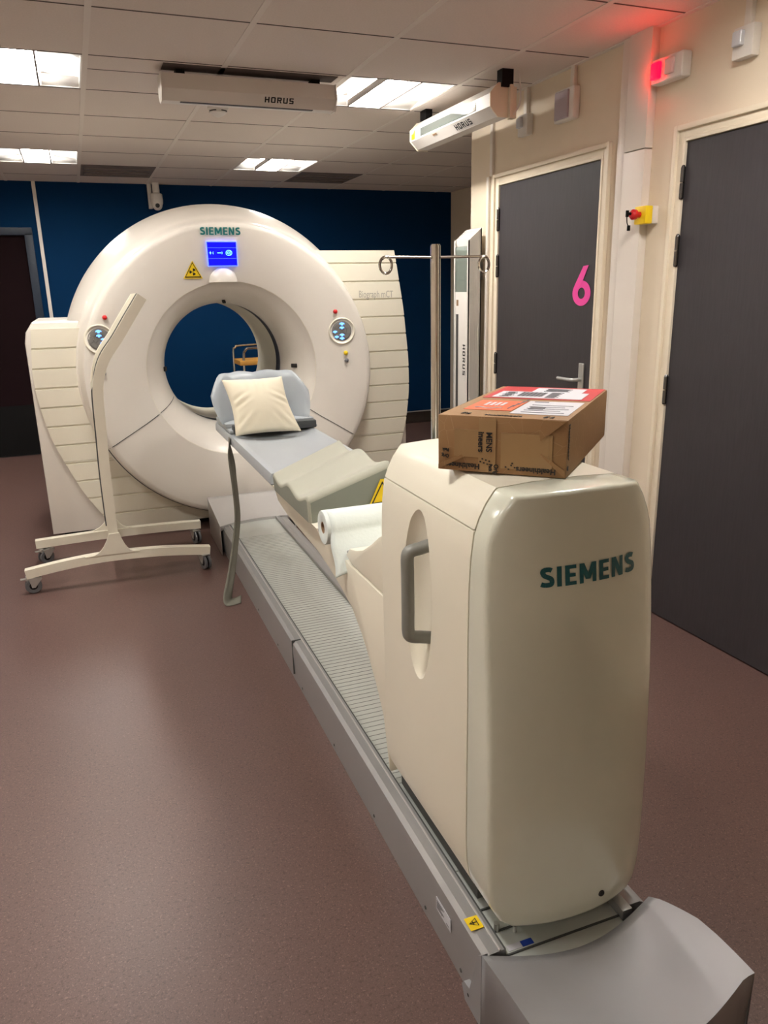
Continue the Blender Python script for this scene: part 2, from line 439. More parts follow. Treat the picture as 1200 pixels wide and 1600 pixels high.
# cornice line where right wall meets ceiling
struct(obj('trim_3', box(B(), XW - .022, XW, YR, YC, CZ - .004, CZ + .002), 'grid', smooth=0), 'narrow ceiling edge angle along the right wall')

# doors in the right wall
def door(n, y0, y1, ztop, hinge_z, fw):
    d = thing('door_%d' % n, None, None, (XW, (y0 + y1) / 2, 0), kind='structure')
    obj('door_leaf', box(B(), XW - .006, XW + .034, y0 + .004, y1 - .004, .006, ztop - .004), 'door', d, smooth=0)
    bm = B()
    o = .052
    box(bm, XW - .014, XW + .06, y0 - .012, y0, 0, ztop + .012, .002); box(bm, XW - .014, XW + .06, y1, y1 + .012, 0, ztop + .012, .002)
    box(bm, XW - .014, XW + .06, y0, y1, ztop, ztop + .012, .002)
    box(bm, XW - .010, XW, y0 - .012 - .03, y0 - .012, 0, ztop + .042, .003); box(bm, XW - .010, XW, y1 + .012, y1 + .012 + .03, 0, ztop + .042, .003)
    box(bm, XW - .010, XW, y0 - .012, y1 + .012, ztop + .012, ztop + .042, .003)
    box(bm, XW - .022, XW - .0, y0 - .012 - .05, y0 - .042, 0, ztop + .062, .004); box(bm, XW - .022, XW, y1 + .042, y1 + .062, 0, ztop + .062, .004)
    box(bm, XW - .022, XW, y0 - .042, y1 + .042, ztop + .042, ztop + .062, .004)
    obj('door_frame', bm, 'creamtrim', d)
    for z in hinge_z:
        bm = B(); yy = y1 + .002
        cyl(bm, (XW - .012, yy, z - .055), (XW - .012, yy, z - .002), .009, 14); cyl(bm, (XW - .012, yy, z + .002), (XW - .012, yy, z + .055), .009, 14)
        lathe(bm, [(.0, .066), (.005, .064), (.008, .058), (.009, .055)], (XW - .012, yy, z), seg=14)
        lathe(bm, [(.009, -.055), (.007, -.061), (0, -.063)], (XW - .012, yy, z), seg=14)
        box(bm, XW - .012, XW + .012, yy - .004, yy, z - .05, z + .05)
        obj('hinge', bm, 'hinge', d)
    return d
d1 = door(1, *DOORS[1], (1.82, 1.57, 1.02), 0)
bm = B(); box(bm, XW - .016, XW - .005, 3.166, 3.206, .84, 1.085, .006, 3)
h = obj('handle_plate', bm, 'steel', d1)
bm = B(); tube(bm, smoothpath([(XW - .01, 3.186, 1.005), (XW - .040, 3.186, 1.005), (XW - .052, 3.198, 1.004), (XW - .056, 3.23, 1.003), (XW - .056, 3.32, 1.003)], 5), .0095, 14)
obj('lever', bm, 'steel', h)
# pink numeral 6, drawn as a ring with a straight slanted stem
def six(parent, yc, z0, hgt):
    bm = B(); R = hgt * .315; w_ = hgt * .2; n = 40; rx = 1.22
    # on wall X: horizontal image-right is -Y
    def P(u, v): return Vector((XW - .0072, yc - u, z0 + v))
    X = Vector((0, -1, 0)); Z = Vector((-1, 0, 0))
    # ring
    ro, ri = R, R * .40
    outer = [(ro * rx * math.cos(2 * PI * k / n), R + ro * math.sin(2 * PI * k / n)) for k in range(n)]
    inner = [(ri * rx * math.cos(2 * PI * k / n), R + ri * 1.12 * math.sin(2 * PI * k / n)) for k in range(n)]
    vo = [bm.verts.new(P(*p)) for p in outer]; vi = [bm.verts.new(P(*p)) for p in inner]
    for k in range(n): bm.faces.new((vo[k], vo[(k + 1) % n], vi[(k + 1) % n], vi[k]))
    stem = [(-ro * rx * .985, R * 1.12), (-ro * rx * .8, R * 1.62), (R * .12, hgt * .985), (R * .82, hgt), (R * .05, R * 1.9), (-ri * rx * .9, R * 1.3)]
    bm.faces.new([bm.verts.new(P(u, v) + Vector((-.0002, 0, 0))) for u, v in stem])
    bmesh.ops.recalc_face_normals(bm, faces=bm.faces[:])
    bmesh.ops.solidify(bm, geom=bm.faces[:], thickness=.001)
    return obj('number_six', bm, 'pink', parent, smooth=0)
six(d1, 3.222, 1.358, .188)
d2 = door(2, *DOORS[2], (1.835, 1.58, 1.02), 0)
# dark doorway in the back wall
d3 = thing('door_3', None, None, (-.8, YB, 0), kind='structure')
obj('door_leaf', box(B(), -1.28, -.33, YB + .03, YB + .07, .48, 1.985), 'darkdoor', d3, smooth=0)
obj('kick_plate', box(B(), -1.28, -.33, YB + .025, YB + .07, .01, .48), 'black', d3, smooth=0)
bm = B(); box(bm, -.33, -.26, YB - .02, YB + .08, 0, 2.0, .004); box(bm, -1.35, -1.28, YB - .02, YB + .08, 0, 2.0, .004); box(bm, -1.35, -.26, YB - .02, YB + .08, 1.985, 2.05, .004)
obj('door_frame', bm, 'navy', d3)
bm = B(); cyl(bm, (-.86, YB + .03, .93), (-.86, YB - .03, .93), .01); cyl(bm, (-.86, YB - .03, .93), (-.74, YB - .03, .93), .009)
obj('handle', bm, 'steel', d3)
# surface cable duct on the back wall
t = tag(obj('cable_duct', box(B(), -.213, -.183, YB - .018, YB, .13, CZ, .003), 'trunk', loc=(-.198, YB, .13)), 'long thin white cable duct running down the dark blue back wall', 'cable duct')

# trunking column between the doors
tr = thing('cable_trunking', 'tall boxed white trunking column between the two grey doors', 'trunking', (XW, 2.89, 0))
obj('trunking_body', box(B(), XW - .040, XW, 2.79, 2.925, 0, 1.99, .003), 'trunk', tr)
obj('trunking_upper', box(B(), XW - .040, XW, 2.79, 2.925, 1.994, CZ, .003), 'trunk', tr)
obj('side_duct', box(B(), XW - .028, XW, 2.926, 2.985, 0, CZ, .003), 'trunk', tr)
tag(obj('cable_duct', box(B(), XW - .016, XW, 4.11, 4.14, 2.06, CZ, .003), 'trunk', loc=(XW, 4.125, 2.06)), 'thin cream duct from ceiling down to the corner of door 6 frame', 'cable duct')
tag(obj('cable_duct', box(B(), XW - .016, XW, 4.15, 4.175, .0, 2.06, .003), 'trunk', loc=(XW, 4.16, 0)), 'narrow cream duct beside the hinge side of the door with the pink 6', 'cable duct')

# ------------------------------------------------------------------ ceiling lights
def ceiling_light(c, r, label):
    x0 = GX0 + c * GSX + .012; x1 = GX0 + (c + 1) * GSX - .012; y0 = GY0 + r * GSY + .006; y1 = GY0 + (r + 1) * GSY - .006
    t = thing('ceiling_light', label, 'light', ((x0 + x1) / 2, (y0 + y1) / 2, CZ), group='square recessed ceiling lights')
    bm = B(); d = .10; th = .006
    box(bm, x0, x1, y0, y0 + th, CZ, CZ + d); box(bm, x0, x1, y1 - th, y1, CZ, CZ + d)
    box(bm, x0, x0 + th, y0, y1, CZ, CZ + d); box(bm, x1 - th, x1, y0, y1, CZ, CZ + d); box(bm, x0, x1, y0, y1, CZ + d, CZ + d + .008)
    obj('housing', bm, 'reflector', t, smooth=0)
    w_ = (x1 - x0) / 3
    for i in range(3):
        a = x0 + w_ * i + .012; b_ = x0 + w_ * (i + 1) - .012
        bm = B()
        n = 10
        vs = grid(bm, lambda u, v: Vector((a + (b_ - a) * u, y0 + .02 + (y1 - y0 - .04) * v, CZ + .045 + .035 * math.sin(PI * u) - .0)), n, 2)
        obj('diffuser', bm, 'tube' if i == 1 else 'tubedim', t)
    for i in (1, 2):
        x = x0 + w_ * i
        obj('divider', box(B(), x - .004, x + .004, y0, y1, CZ + .0, CZ + .03), 'gridline', t, smooth=0)
    for s, e in ((0, 0), (0, 1), (1, 0), (1, 1)):
        bm = B(); ya = y0 + .006 if s == 0 else y1 - .006; sg = 1 if s == 0 else -1
        if 1:
            xa = x0 + .006 if e == 0 else x1 - .006; se = 1 if e == 0 else -1
            vs = grid(bm, lambda u, v: Vector((xa + se * .17 * u, ya + sg * (.05 + .09 * (1 - u) ** 2) * v, CZ + .004 + .05 * v * (.3 + .7 * u))), 9, 5)
        obj('reflector', bm, 'reflector', t)
    return t
LN = ['square ceiling light at upper left, nearest on the left side', 'square ceiling light at far left near the back wall',
      'bright square ceiling light between the two ceiling laser boxes', 'square ceiling light near back wall above the scanner']
for i, (c, r) in enumerate(LIGHTS):
    ceiling_light(c, r, LN[i] if i < 4 else ['square ceiling light above the near end of the table, beyond the frame', 'square ceiling light above the open floor at left, beyond the frame',
                  'square ceiling light behind left of the camera', 'square ceiling light over the left part of the room', 'square ceiling light in the far left corner',
                  'added unseen square ceiling light far behind the camera on the left, lighting the tower front'][i - 4])
for k, (c, r) in enumerate(VENTS):
    x0 = GX0 + c * GSX + .012; x1 = x0 + GSX - .024; y0 = GY0 + r * GSY + .006; y1 = y0 + GSY - .012
    t = thing('ceiling_vent', ['dark slatted ceiling vent above left of the scanner, next to the dome camera', 'dark slatted ceiling vent near the back wall, right of the far light'][k], 'vent', ((x0 + x1) / 2, (y0 + y1) / 2, CZ), group='ceiling air vents')
    obj('vent_plate', box(B(), x0, x1, y0, y1, CZ - .004, CZ - .0005), 'vent', t, smooth=0)
    for j in range(3):
        yy = y0 + .12 + j * .16
        obj('slat', box(B(), x0 + .03, x1 - .03, yy, yy + .05, CZ - .012, CZ - .004, .002), 'vent', t)

# ================================================================== SCANNER GANTRY
GC = .885
g = thing('scanner', 'large white ring-shaped scanner with ribbed side covers and a blue screen', 'scanner', (GC, 4.9, 0))
def ring_lathe(bm, prof, a0=0, a1=360, seg=144, mi=0):
    """prof: (r, y, cz)"""
    n = seg if a1 - a0 >= 360 else max(4, int(seg * (a1 - a0) / 360))
    full = a1 - a0 >= 360; rings = []
    for r, y, cz in prof:
        rings.append([bm.verts.new((GC + r * math.cos(math.radians(a0 + (a1 - a0) * k / n)), y, cz + r * math.sin(math.radians(a0 + (a1 - a0) * k / n)))) for k in range(n if full else n + 1)])
    for i in range(len(rings) - 1):
        m_ = len(rings[0])
        for k in range(m_ if full else m_ - 1):
            f = bm.faces.new((rings[i][k], rings[i][(k + 1) % m_], rings[i + 1][(k + 1) % m_], rings[i + 1][k])); f.material_index = mi
FACE = [(.388, 5.19, 1.008), (.386, 5.17, 1.008), (.387, 5.13, 1.007), (.392, 5.08, 1.006), (.402, 5.02, 1.004), (.418, 4.96, 1.002), (.44, 4.905, 1.0), (.468, 4.855, .998), (.50, 4.818, .996), (.523, 4.801, .995),
        (.528, 4.792, .994), (.56, 4.783, .99), (.62, 4.768, .985), (.70, 4.751, .982), (.79, 4.736, .978), (.845, 4.728, .975), (.862, 4.729, .975), (.874, 4.735, .975), (.881, 4.746, .975)]
SIDE = [(.881, 4.746, .975), (.886, 4.765, .976), (.893, 4.80, .978), (.906, 4.85, .984), (.908, 4.852, .984), (.926, 4.90, .988), (.945, 4.965, .996), (.963, 5.03, 1.003), (.975, 5.10, 1.01), (.980, 5.17, 1.013), (.976, 5.22, 1.013), (.955, 5.26, 1.013), (.90, 5.28, 1.013)]
bm = B(); ring_lathe(bm, FACE + SIDE[1:]); obj('front_ring', bm, 'gantry', g, smooth=28)
bm = B(); ring_lathe(bm, [(.90, 5.275, 1.013), (.90, 5.95, 1.013), (.86, 6.0, 1.013), (.60, 6.01, 1.01), (.45, 5.99, 1.008), (.41, 5.95, 1.008), (.392, 5.90, 1.008)]); obj('rear_ring', bm, 'gantry', g)
bm = B(); ring_lathe(bm, [(.392, 5.32, 1.008), (.392, 5.90, 1.008)]); tn = obj('bore_tunnel', bm, 'siding', g)
bm = B(); ring_lathe(bm, [(.388, 5.19, 1.008), (.394, 5.195, 1.008), (.394, 5.315, 1.008), (.392, 5.32, 1.008)]); obj('dark_window_ring', bm, 'gauge', g)
def facey(r): return interp([(a, b_) for a, b_, c in FACE], r)
def surfy(x, z):
    cz = .975
    for _ in range(6):
        r = math.hypot(x - GC, z - cz); cz = interp([(a, c) for a, b_, c in FACE], r)
    return interp([(a, b_) for a, b_, c in FACE], r)
def drape(o, yref):
    off = worldloc(o)
    for v in o.data.vertices: v.co.y += surfy(v.co.x + off.x, v.co.z + off.z) - yref
    return o
def facecz(r): return interp([(a, c) for a, b_, c in FACE], r)
def fpt(r, deg, out=.0): # a point on the front face
    a = math.radians(deg); return Vector((GC + r * math.cos(a), facey(r) - out, facecz(r) + r * math.sin(a)))
for deg in (206.5, -30.5):
    bm = B(); tube(bm, [fpt(.40 + (.878 - .40) * k / 24, deg, .0012) for k in range(25)], 0, rect=(.004, .002), up=(0, -1, 0))
    obj('panel_seam', bm, 'rib', g)
bm = B(); tube(bm, [fpt(.526, k * 4, .0) for k in range(90)], .0018, 6, closed=True); obj('crease_line', bm, 'siding', g)
# dark tube standing in for the shadow line under the ring
for cx, deg in ((0, 0),):
    bm = B(); tube(bm, [(GC + .887 * math.cos(math.radians(a)), 4.80, .976 + .887 * math.sin(math.radians(a))) for a in range(205, 336, 3)], .010, 8); obj('rim_shadow_line', bm, 'rib', g)
# siding
XLt = [(.03, .08), (.153, .01), (.28, -.072), (.5, -.164), (.634, -.215), (.846, -.256), (1.01, -.27), (1.278, -.243), (1.33, -.235)]
XRt = [(.03, 1.87), (.151, 1.938), (.33, 2.006), (.554, 2.068), (.777, 2.096), (.996, 2.094), (1.338, 2.061), (1.698, 2.002), (1.75, 1.99)]
def smt(tab, z):
    return (interp(tab, z - .05) + interp(tab, z) + interp(tab, z + .05)) / 3
def siding(bm, xl, xr, z0, z1, nx=10):
    zs = []; k0 = 1.508 - .1135 * 20
    z = z0
    gs = [k0 + .1135 * i for i in range(40) if z0 + .01 < k0 + .1135 * i < z1 - .01]
    pts = [z0]
    for q in gs: pts += [q - .006, q - .003, q + .003, q + .006]
    pts += [z1]
    pts2 = []
    for a, b_ in zip(pts, pts[1:]):
        pts2.append(a)
        if b_ - a > .03: pts2 += [a + (b_ - a) * .33, a + (b_ - a) * .66]
    pts2.append(pts[-1])
    rows_ = []
    for z in pts2:
        d = .009 if any(abs(z - q) < .004 for q in gs) else 0
        a, b_ = xl(z), xr(z)
        rows_.append([bm.verts.new((a + (b_ - a) * k / nx, 4.872 + d, z)) for k in range(nx + 1)])
    back = [(bm.verts.new((xl(z), 4.905, z)), bm.verts.new((xr(z), 4.905, z))) for z in pts2]
    for i in range(len(rows_) - 1):
        for k in range(nx): bm.faces.new((rows_[i][k], rows_[i][k + 1], rows_[i + 1][k + 1], rows_[i + 1][k]))
        bm.faces.new((rows_[i][0], rows_[i + 1][0], back[i + 1][0], back[i][0])); bm.faces.new((rows_[i][nx], rows_[i + 1][nx], back[i + 1][1], back[i][1]))
    for i, s in ((0, -1), (-1, 1)):
        bm.faces.new([v for v in rows_[i]] + [back[i][1], back[i][0]])
L = lambda z: smt(XLt, z); R_ = lambda z: smt(XRt, z)
bm = B(); siding(bm, L, lambda z: .37, .50, 1.278); obj('left_siding', bm, 'siding', g, smooth=25)
bm = B(); siding(bm, lambda z: 1.40, R_, .50, 1.70); rs = obj('right_siding', bm, 'siding', g, smooth=25)
bm = B(); siding(bm, L, R_, .045, .498, 30); obj('lower_siding', bm, 'siding', g, smooth=25)
text('lettering', 'Biograph mCT', (1.745, 4.8715, 1.427), (1, 0, -.02), (0, 0, 1), .062, 'greytext', rs, xs=.66, spacing=1.0)
# bodies behind the siding
def body(x0, x1, z1, ytop, name):
    bm = B(); o = []
    if name == 'left_cover': pts = [(x0, .045), (x0, 1.20), (x0 + .012, 1.26), (x0 + .05, z1), (x1, z1), (x1, .045)]
    else: pts = [(x0, .045), (x1, .045), (x1, 1.0), (x1 - .02, 1.3), (x1 - .075, z1), (x0, z1)]
    prism(bm, pts, 'y', 4.90, 5.95, bev=.02); return obj(name, bm, 'gantry', g)
body(-.285, .42, 1.315, 0, 'left_cover'); body(1.35, 2.085, 1.70, 0, 'right_cover')
obj('base_cover', box(B(), .42, 1.35, 4.92, 5.95, .045, .48), 'siding', g)
obj('plinth', box(B(), -.22, 2.03, 4.96, 5.9, 0, .045), 'black', g)
# screen, lettering, sign, bump
bm = B(); poly(bm, (.768, 4.7445, 1.607), (1, 0, 0), (0, 0, 1), [(0, 0), (.174, 0), (.17, .137), (-.006, .137)], .012); sc = obj('screen', bm, 'screenedge', g, smooth=0)
bm = B(); poly(bm, (.7715, 4.7322, 1.611), (1, 0, 0), (0, 0, 1), [(0, 0), (.167, 0), (.163, .129), (-.006, .129)], .001); obj('display', bm, 'screen', sc, smooth=0)
bm = B(); y = 4.7305
box(bm, .768, .937, y - .0008, y, 1.650, 1.6512); box(bm, .768, .937, y - .0008, y, 1.709, 1.7102)
obj('display_line', bm, 'screenedge', sc, smooth=0)
bm = B()
tube(bm, [(.888 + .014 * math.cos(a * PI / 8), y, 1.681 + .014 * math.sin(a * PI / 8)) for a in range(16)], .0016, 6, closed=True)
tube(bm, [(.888 + .006 * math.cos(a * PI / 6), y, 1.681 + .006 * math.sin(a * PI / 6)) for a in range(12)], .0016, 6, closed=True)
tube(bm, [(.895 + .014 * math.cos(a * PI / 8), y, 1.681 + .014 * math.sin(a * PI / 8)) for a in range(-4, 5)], .0016, 6)
for k in range(4):
    box(bm, .824 + k * .006, .8275 + k * .006, y - .001, y, 1.6785, 1.6835)
tube(bm, [(.80, y, 1.688), (.7975, y, 1.681), (.80, y, 1.674)], .0012, 6); tube(bm, [(.850, y, 1.688), (.8525, y, 1.681), (.850, y, 1.674)], .0012, 6)
poly(bm, (.782, y, 1.681), (1, 0, 0), (0, 0, 1), [(-.009, 0), (0, -.002), (0, -.011), (.003, -.002), (.010, 0), (.003, .002), (0, .011), (-.001, .002)], .001)
obj('display_icon', bm, 'icon', sc, smooth=0)
lettering('lettering', 'SIEMENS', (.8485, 0, 1.801), (1, 0, 0), (0, 0, 1), .042, 'teal', g, t=.22, xs=1.05, warp=lambda c: Vector((c.x, surfy(c.x, c.z) - .0045 + c.y, c.z)))
for o_, yr in ((sc, 4.748), (bpy.data.objects['display'], 4.748), (bpy.data.objects['display_line'], 4.748), (bpy.data.objects['display_icon'], 4.748)): drape(o_, yr)
sg = B(); n = 12
tri = [(-.057, -.045), (.057, -.045), (0, .055)]
cz_ = 1.585; ty = facey(.62) - .002
poly(sg, (.677, ty, cz_), (1, 0, 0), (0, 0, 1), tri, .001); st = obj('radiation_sign', sg, 'yellow', g, smooth=0)
sg = B()
def tri_frame(bm, org, xd, yd, s, w_):
    X, Y = Vector(xd), Vector(yd); o = Vector(org); P = [(-.5, -.40), (.5, -.40), (0, .48)]
    def pt(p, k): return o + X * p[0] * s * k + Y * p[1] * s * k
    for i in range(3):
        a, b_ = P[i], P[(i + 1) % 3]
        bm.faces.new([bm.verts.new(q) for q in (pt(a, 1), pt(b_, 1), pt(b_, 1 - w_), pt(a, 1 - w_))])
tri_frame(sg, (.677, ty - .0015, cz_ - .0005), (1, 0, 0), (0, 0, 1), .098, .16)
for k in range(3):
    a0 = math.radians(60 + k * 120 + 0 - 30 + 0); c0 = Vector((.677, ty - .0016, cz_ - .008))
    vs = [c0 + Vector((math.cos(a0 + i * PI / 12) * .006, 0, math.sin(a0 + i * PI / 12) * .006)) for i in range(5)] + [c0 + Vector((math.cos(a0 + i * PI / 12) * .02, 0, math.sin(a0 + i * PI / 12) * .02)) for i in range(4, -1, -1)]
    sg.faces.new([sg.verts.new(v) for v in vs])
lathe(sg, [(.003, 0), (0, .0001)], (.677, ty - .0016, cz_ - .008), (0, -1, 0), 12)
rsy = obj('radiation_symbol', sg, 'ink', st, smooth=0); drape(st, ty + .0035); drape(rsy, ty + .0035)
bm = B() # half-dome below the screen
vs = grid(bm, lambda u, v: Vector((.855 + .085 * math.cos(PI * u) * math.sin(PI / 2 * v) * 1.0, 4.79 - .062 * math.cos(PI / 2 * v), 1.517 + .092 * math.sin(PI * u) * math.sin(PI / 2 * v))), 25, 9)
bm.faces.new([bm.verts.new(p) for p in [(.855 + .085 * math.cos(PI * k / 10), 4.80, 1.517 + .092 * math.sin(PI * k / 10)) for k in range(11)]])
bm.faces.new([bm.verts.new(p) for p in [(.855 + .085 * math.cos(PI * k / 16), 4.79 - .062 * math.sin(PI * k / 16), 1.5168) for k in range(17)]])
obj('sensor_dome', bm, 'gantry', g)
def ctrl(cx, cz, lit):
    y = surfy(cx, cz); made = []
    bm = B(); lathe(bm, [(.082, -.02), (.084, .004), (.079, .008), (.071, .004), (.066, -.004)], (cx, y, cz), (0, -1, 0), 48, capends=False); d = obj('control_panel', bm, 'siding', g)
    bm = B(); lathe(bm, [(.066, -.004), (.066, -.002), (.060, .0015), (0, .003)], (cx, y, cz), (0, -1, 0), 48, capends=False); made.append(obj('dish', bm, 'dish', d))
    for k in range(8):
        a0 = math.radians(45 * k + 24); a1 = a0 + math.radians(42)
        bm = B(); pts = [(.054 * math.cos(a0 + (a1 - a0) * i / 6), .054 * math.sin(a0 + (a1 - a0) * i / 6)) for i in range(7)] + [(.032 * math.cos(a1 - (a1 - a0) * i / 4), .032 * math.sin(a1 - (a1 - a0) * i / 4)) for i in range(5)]
        poly(bm, (cx, y - .002, cz), (1, 0, 0), (0, 0, 1), pts, .003); made.append(obj('button', bm, 'btn', d))
    for k in range(4):
        a0 = math.radians(90 * k + 48); a1 = a0 + math.radians(84)
        bm = B(); pts = [(.029 * math.cos(a0 + (a1 - a0) * i / 6), .029 * math.sin(a0 + (a1 - a0) * i / 6)) for i in range(7)] + [(.009, 0)][:0] + [(.008 * math.cos((a0 + a1) / 2), .008 * math.sin((a0 + a1) / 2))]
        poly(bm, (cx, y - .002, cz), (1, 0, 0), (0, 0, 1), pts, .003); made.append(obj('button', bm, 'btn', d))
    for (u, v, s) in lit:
        bm = B(); poly(bm, (cx + u, y - .0052, cz + v), (1, 0, 0), (0, 0, 1), [(-.016 * s, -.004 * s), (-.006 * s, -.002 * s), (-.005 * s, -.009 * s), (.005 * s, -.009 * s), (.006 * s, -.002 * s), (.016 * s, -.004 * s), (.012 * s, .004 * s), (0, .008 * s), (-.012 * s, .004 * s)], .001)
        made.append(obj('lit_symbol', bm, 'iconblue', d, smooth=0))
    for o_ in [d] + made: drape(o_, y)
ctrl(1.578, 1.206, [(0, .045, 1.1), (0, .021, 1.0), (0, -.024, 1.0), (0, -.046, 1.0), (-.044, -.004, .9), (-.034, -.036, .9)])
ctrl(.115, 1.215, [(0, .045, 1.1), (0, .021, 1.0), (.02, .0, .8), (.016, -.02, .9)])
for (cx, cz, ma, nm) in ((1.538, 1.327, 'red', 'red_button'), (.158, 1.335, 'red', 'red_button'), (1.60, 1.067, 'yellow', 'yellow_button'), (1.604, 1.020, 'greyball', 'grey_button'), (.112, 1.068, 'yellow', 'yellow_button'), (.116, 1.022, 'greyball', 'grey_button')):
    y = surfy(cx, cz); bm = B()
    lathe(bm, [(.0135, -.004), (.0135, .006), (.0115, .012), (.006, .0155), (0, .017)], (cx, y, cz), (0, -1, 0), 20, capends=False); obj(nm, bm, ma, g)
for deg, r, wd, ht in ((90, .408, .022, .034), (-2, .425, .044, .026), (180, .402, .03, .03)):
    a = math.radians(deg); p = fpt(r, deg, .003) - Vector((math.cos(a), 0, math.sin(a))) * .007 - Vector((0, .004, 0))
    bm = B(); box(bm, -wd / 2, wd / 2, -.006, .006, -ht / 2, ht / 2, .005, 3)
    rot = Matrix.Rotation(math.radians(-50 if deg == -2 else 62 if deg == 180 else 0), 4, 'Z') @ Matrix.Rotation(math.radians(-62 if deg == 90 else 0), 4, 'X')
    bmesh.ops.transform(bm, matrix=Matrix.Translation(p) @ rot, verts=bm.verts[:]); obj('laser_window', bm, 'ink', g)

# ================================================================== PATIENT TABLE  (root turned by a fraction of a degree like the real one)
YAW = math.radians(-.65); PV = Vector((.81, 1.10, 0))
tb = thing('patient_table', 'long scanner patient table with cream tower, rails and grey tabletop', 'scanner table', PV)
tb.rotation_euler = (0, 0, YAW)
rotM = Matrix.Translation(PV) @ Matrix.Rotation(YAW, 4, 'Z') @ Matrix.Translation(-PV)
def W(x, y, z): return rotM @ Vector((x, y, z))      # table frame -> world
# base rails
bm = B()
prism(bm, [(.612, 0), (.606, .14), (.609, .158), (.620, .168), (.655, .170), (.658, .150), (.955, .150), (.955, .165), (.958, .170), (.985, .170), (.997, .164), (1.003, .15), (1.003, 0)], 'y', 1.06, 4.45)
base = obj('base_frame', bm, 'alu', tb)
obj('rail_edge', box(B(), .641, .6455, 1.06, 4.45, .1695, .1725, .001), 'aluline', base)
obj('rail_groove', box(B(), .6525, .656, 1.06, 4.45, .166, .1708), 'rib', base, smooth=0)
bm = box(B(), .93, .956, 1.045, 4.45, .151, .176, .004); obj('inner_rail', bm, 'alu', base)
pn = obj('floor_panel', box(B(), .657, .93, 1.30, 4.40, .150, .161), 'panel', tb, smooth=0)
bm = B()
for k in range(96):
    y = 1.65 + k * .0245
    if y > 4.0: break
    box(bm, .662, .926, y, y + .0022, .1608, .1616)
o = obj('rib_lines', bm, 'ribline', pn, smooth=0)
bm = B()
for i, (a, b_) in enumerate(((1.015, 1.055), (1.058, 1.115), (1.118, 1.175), (1.18, 1.30))): box(bm, .657, .93, a, b_, .140, .1545 + .0015 * i, .0015)
obj('end_slats', bm, 'panel', tb)
bm = B()
for i, yy in enumerate((1.0565, 1.1165, 1.1775)): box(bm, .657, .93, yy - .0018, yy + .0018, .150, .1572 + .0015 * i)
obj('slat_gaps', bm, 'rib', tb, smooth=0)
bm = B(); quad(bm, (.665, 1.062, .1562), (1, 0, 0), (0, 1, 0), .032, .014); st_ = obj('sticker', bm, 'label', tb, smooth=0)
bm = B(); quad(bm, (.698, 1.062, .1562), (1, 0, 0), (0, 1, 0), .026, .014); obj('sticker', bm, 'stickerblue', tb, smooth=0)
bm = B(); cyl(bm, (.668, 1.12, .155), (.668, 1.12, .175), .006, 12); obj('bolt', bm, 'steel', tb); bm = B(); cyl(bm, (.7, 1.10, .16), (.7, 1.10, .175), .0045, 12); obj('bolt', bm, 'steel', tb)
# small screw heads low on the side
bm = B()
for y in (1.17, 1.36, 1.72, 2.1, 2.5, 2.9, 3.3): lathe(bm, [(.005, 0), (.0045, .002), (0, .0025)], (.6115, y, .022), (-1, 0, 0), 10)
obj('screw_heads', bm, 'rib', base)
obj('joint_line', box(B(), .6045, .640, 2.607, 2.611, .03, .1712), 'rib', base, smooth=0)
# labels on the side
bm = B(); quad(bm, (.6060, 1.286, .088), (0, -1, 0), (0, 0, 1), .075, .034, .001); lb = obj('type_label', bm, 'label', tb, smooth=0)
bm = B()
for i in range(5): quad(bm, (.6052, 1.284 - .002, .113 - i * .0045), (0, -1, 0), (0, 0, 1), .038 - (i % 3) * .008, .0018, .0006)
quad(bm, (.6052, 1.232, .094), (0, -1, 0), (0, 0, 1), .015, .0015, .0006)
obj('label_print', bm, 'ink', lb, smooth=0)
bm = B(); quad(bm, (.6105, 1.158, .1705), (0, -1, 0), (1, 0, 0), .034, .030, .001)
bmesh.ops.reverse_faces(bm, faces=bm.faces[:]); yl = obj('hazard_sticker', bm, 'yellow', tb, smooth=0)
bm = B(); tri_frame(bm, (.6245, 1.141, .1722), (0, -1, 0), (-1, 0, 0), .022, .2); box(bm, .617, .632, 1.1400, 1.1420, .1722, .1725); box(bm, .6225, .6245, 1.136, 1.146, .1722, .1725); obj('hazard_symbol', bm, 'ink', yl, smooth=0)

# tower: cross-section in x/z
XA, XB, ZB, ZT = .632, 1.008, .20, 1.105
def section(zlo=ZB, zhi=9, n=8):
    cx = (XA + XB) / 2
    left = [(XA + .045, ZB), (XA + .024, ZB + .012), (XA + .010, ZB + .040), (XA + .003, ZB + .08), (XA, ZB + .14), (XA, .60), (XA - .001, .80), (XA, .90), (XA + .003, .965), (XA + .009, 1.015), (XA + .019, 1.043), (XA + .033, 1.070), (XA + .050, 1.093), (XA + .056, 1.098)]
    top = [(cx - .06, 1.102), (cx, 1.103)]
    L_ = left + top
    if zhi < 9: L_ = [p for p in L_ if p[1] <= zhi] 
    if zlo > ZB: L_ = [(interp([(b_, a) for a, b_ in left], zlo), zlo)] + [p for p in L_ if p[1] > zlo]
    if zhi < 9: L_ = L_ + [(interp([(b_, a) for a, b_ in left], zhi), zhi)]
    Rr = [(2 * cx - x, z) for x, z in L_ if abs(x - cx) > 1e-6][::-1]
    return L_ + Rr
bm = B(); prism(bm, section(ZB, 1.0185), 'y', 1.196, 1.665, bev=.004); hs = obj('tower_housing', bm, 'cream_shell', tb)
bm = B(); prism(bm, section(1.0215), 'y', 1.196, 1.665, bev=.004); obj('top_cover', bm, 'cream_shell', tb)
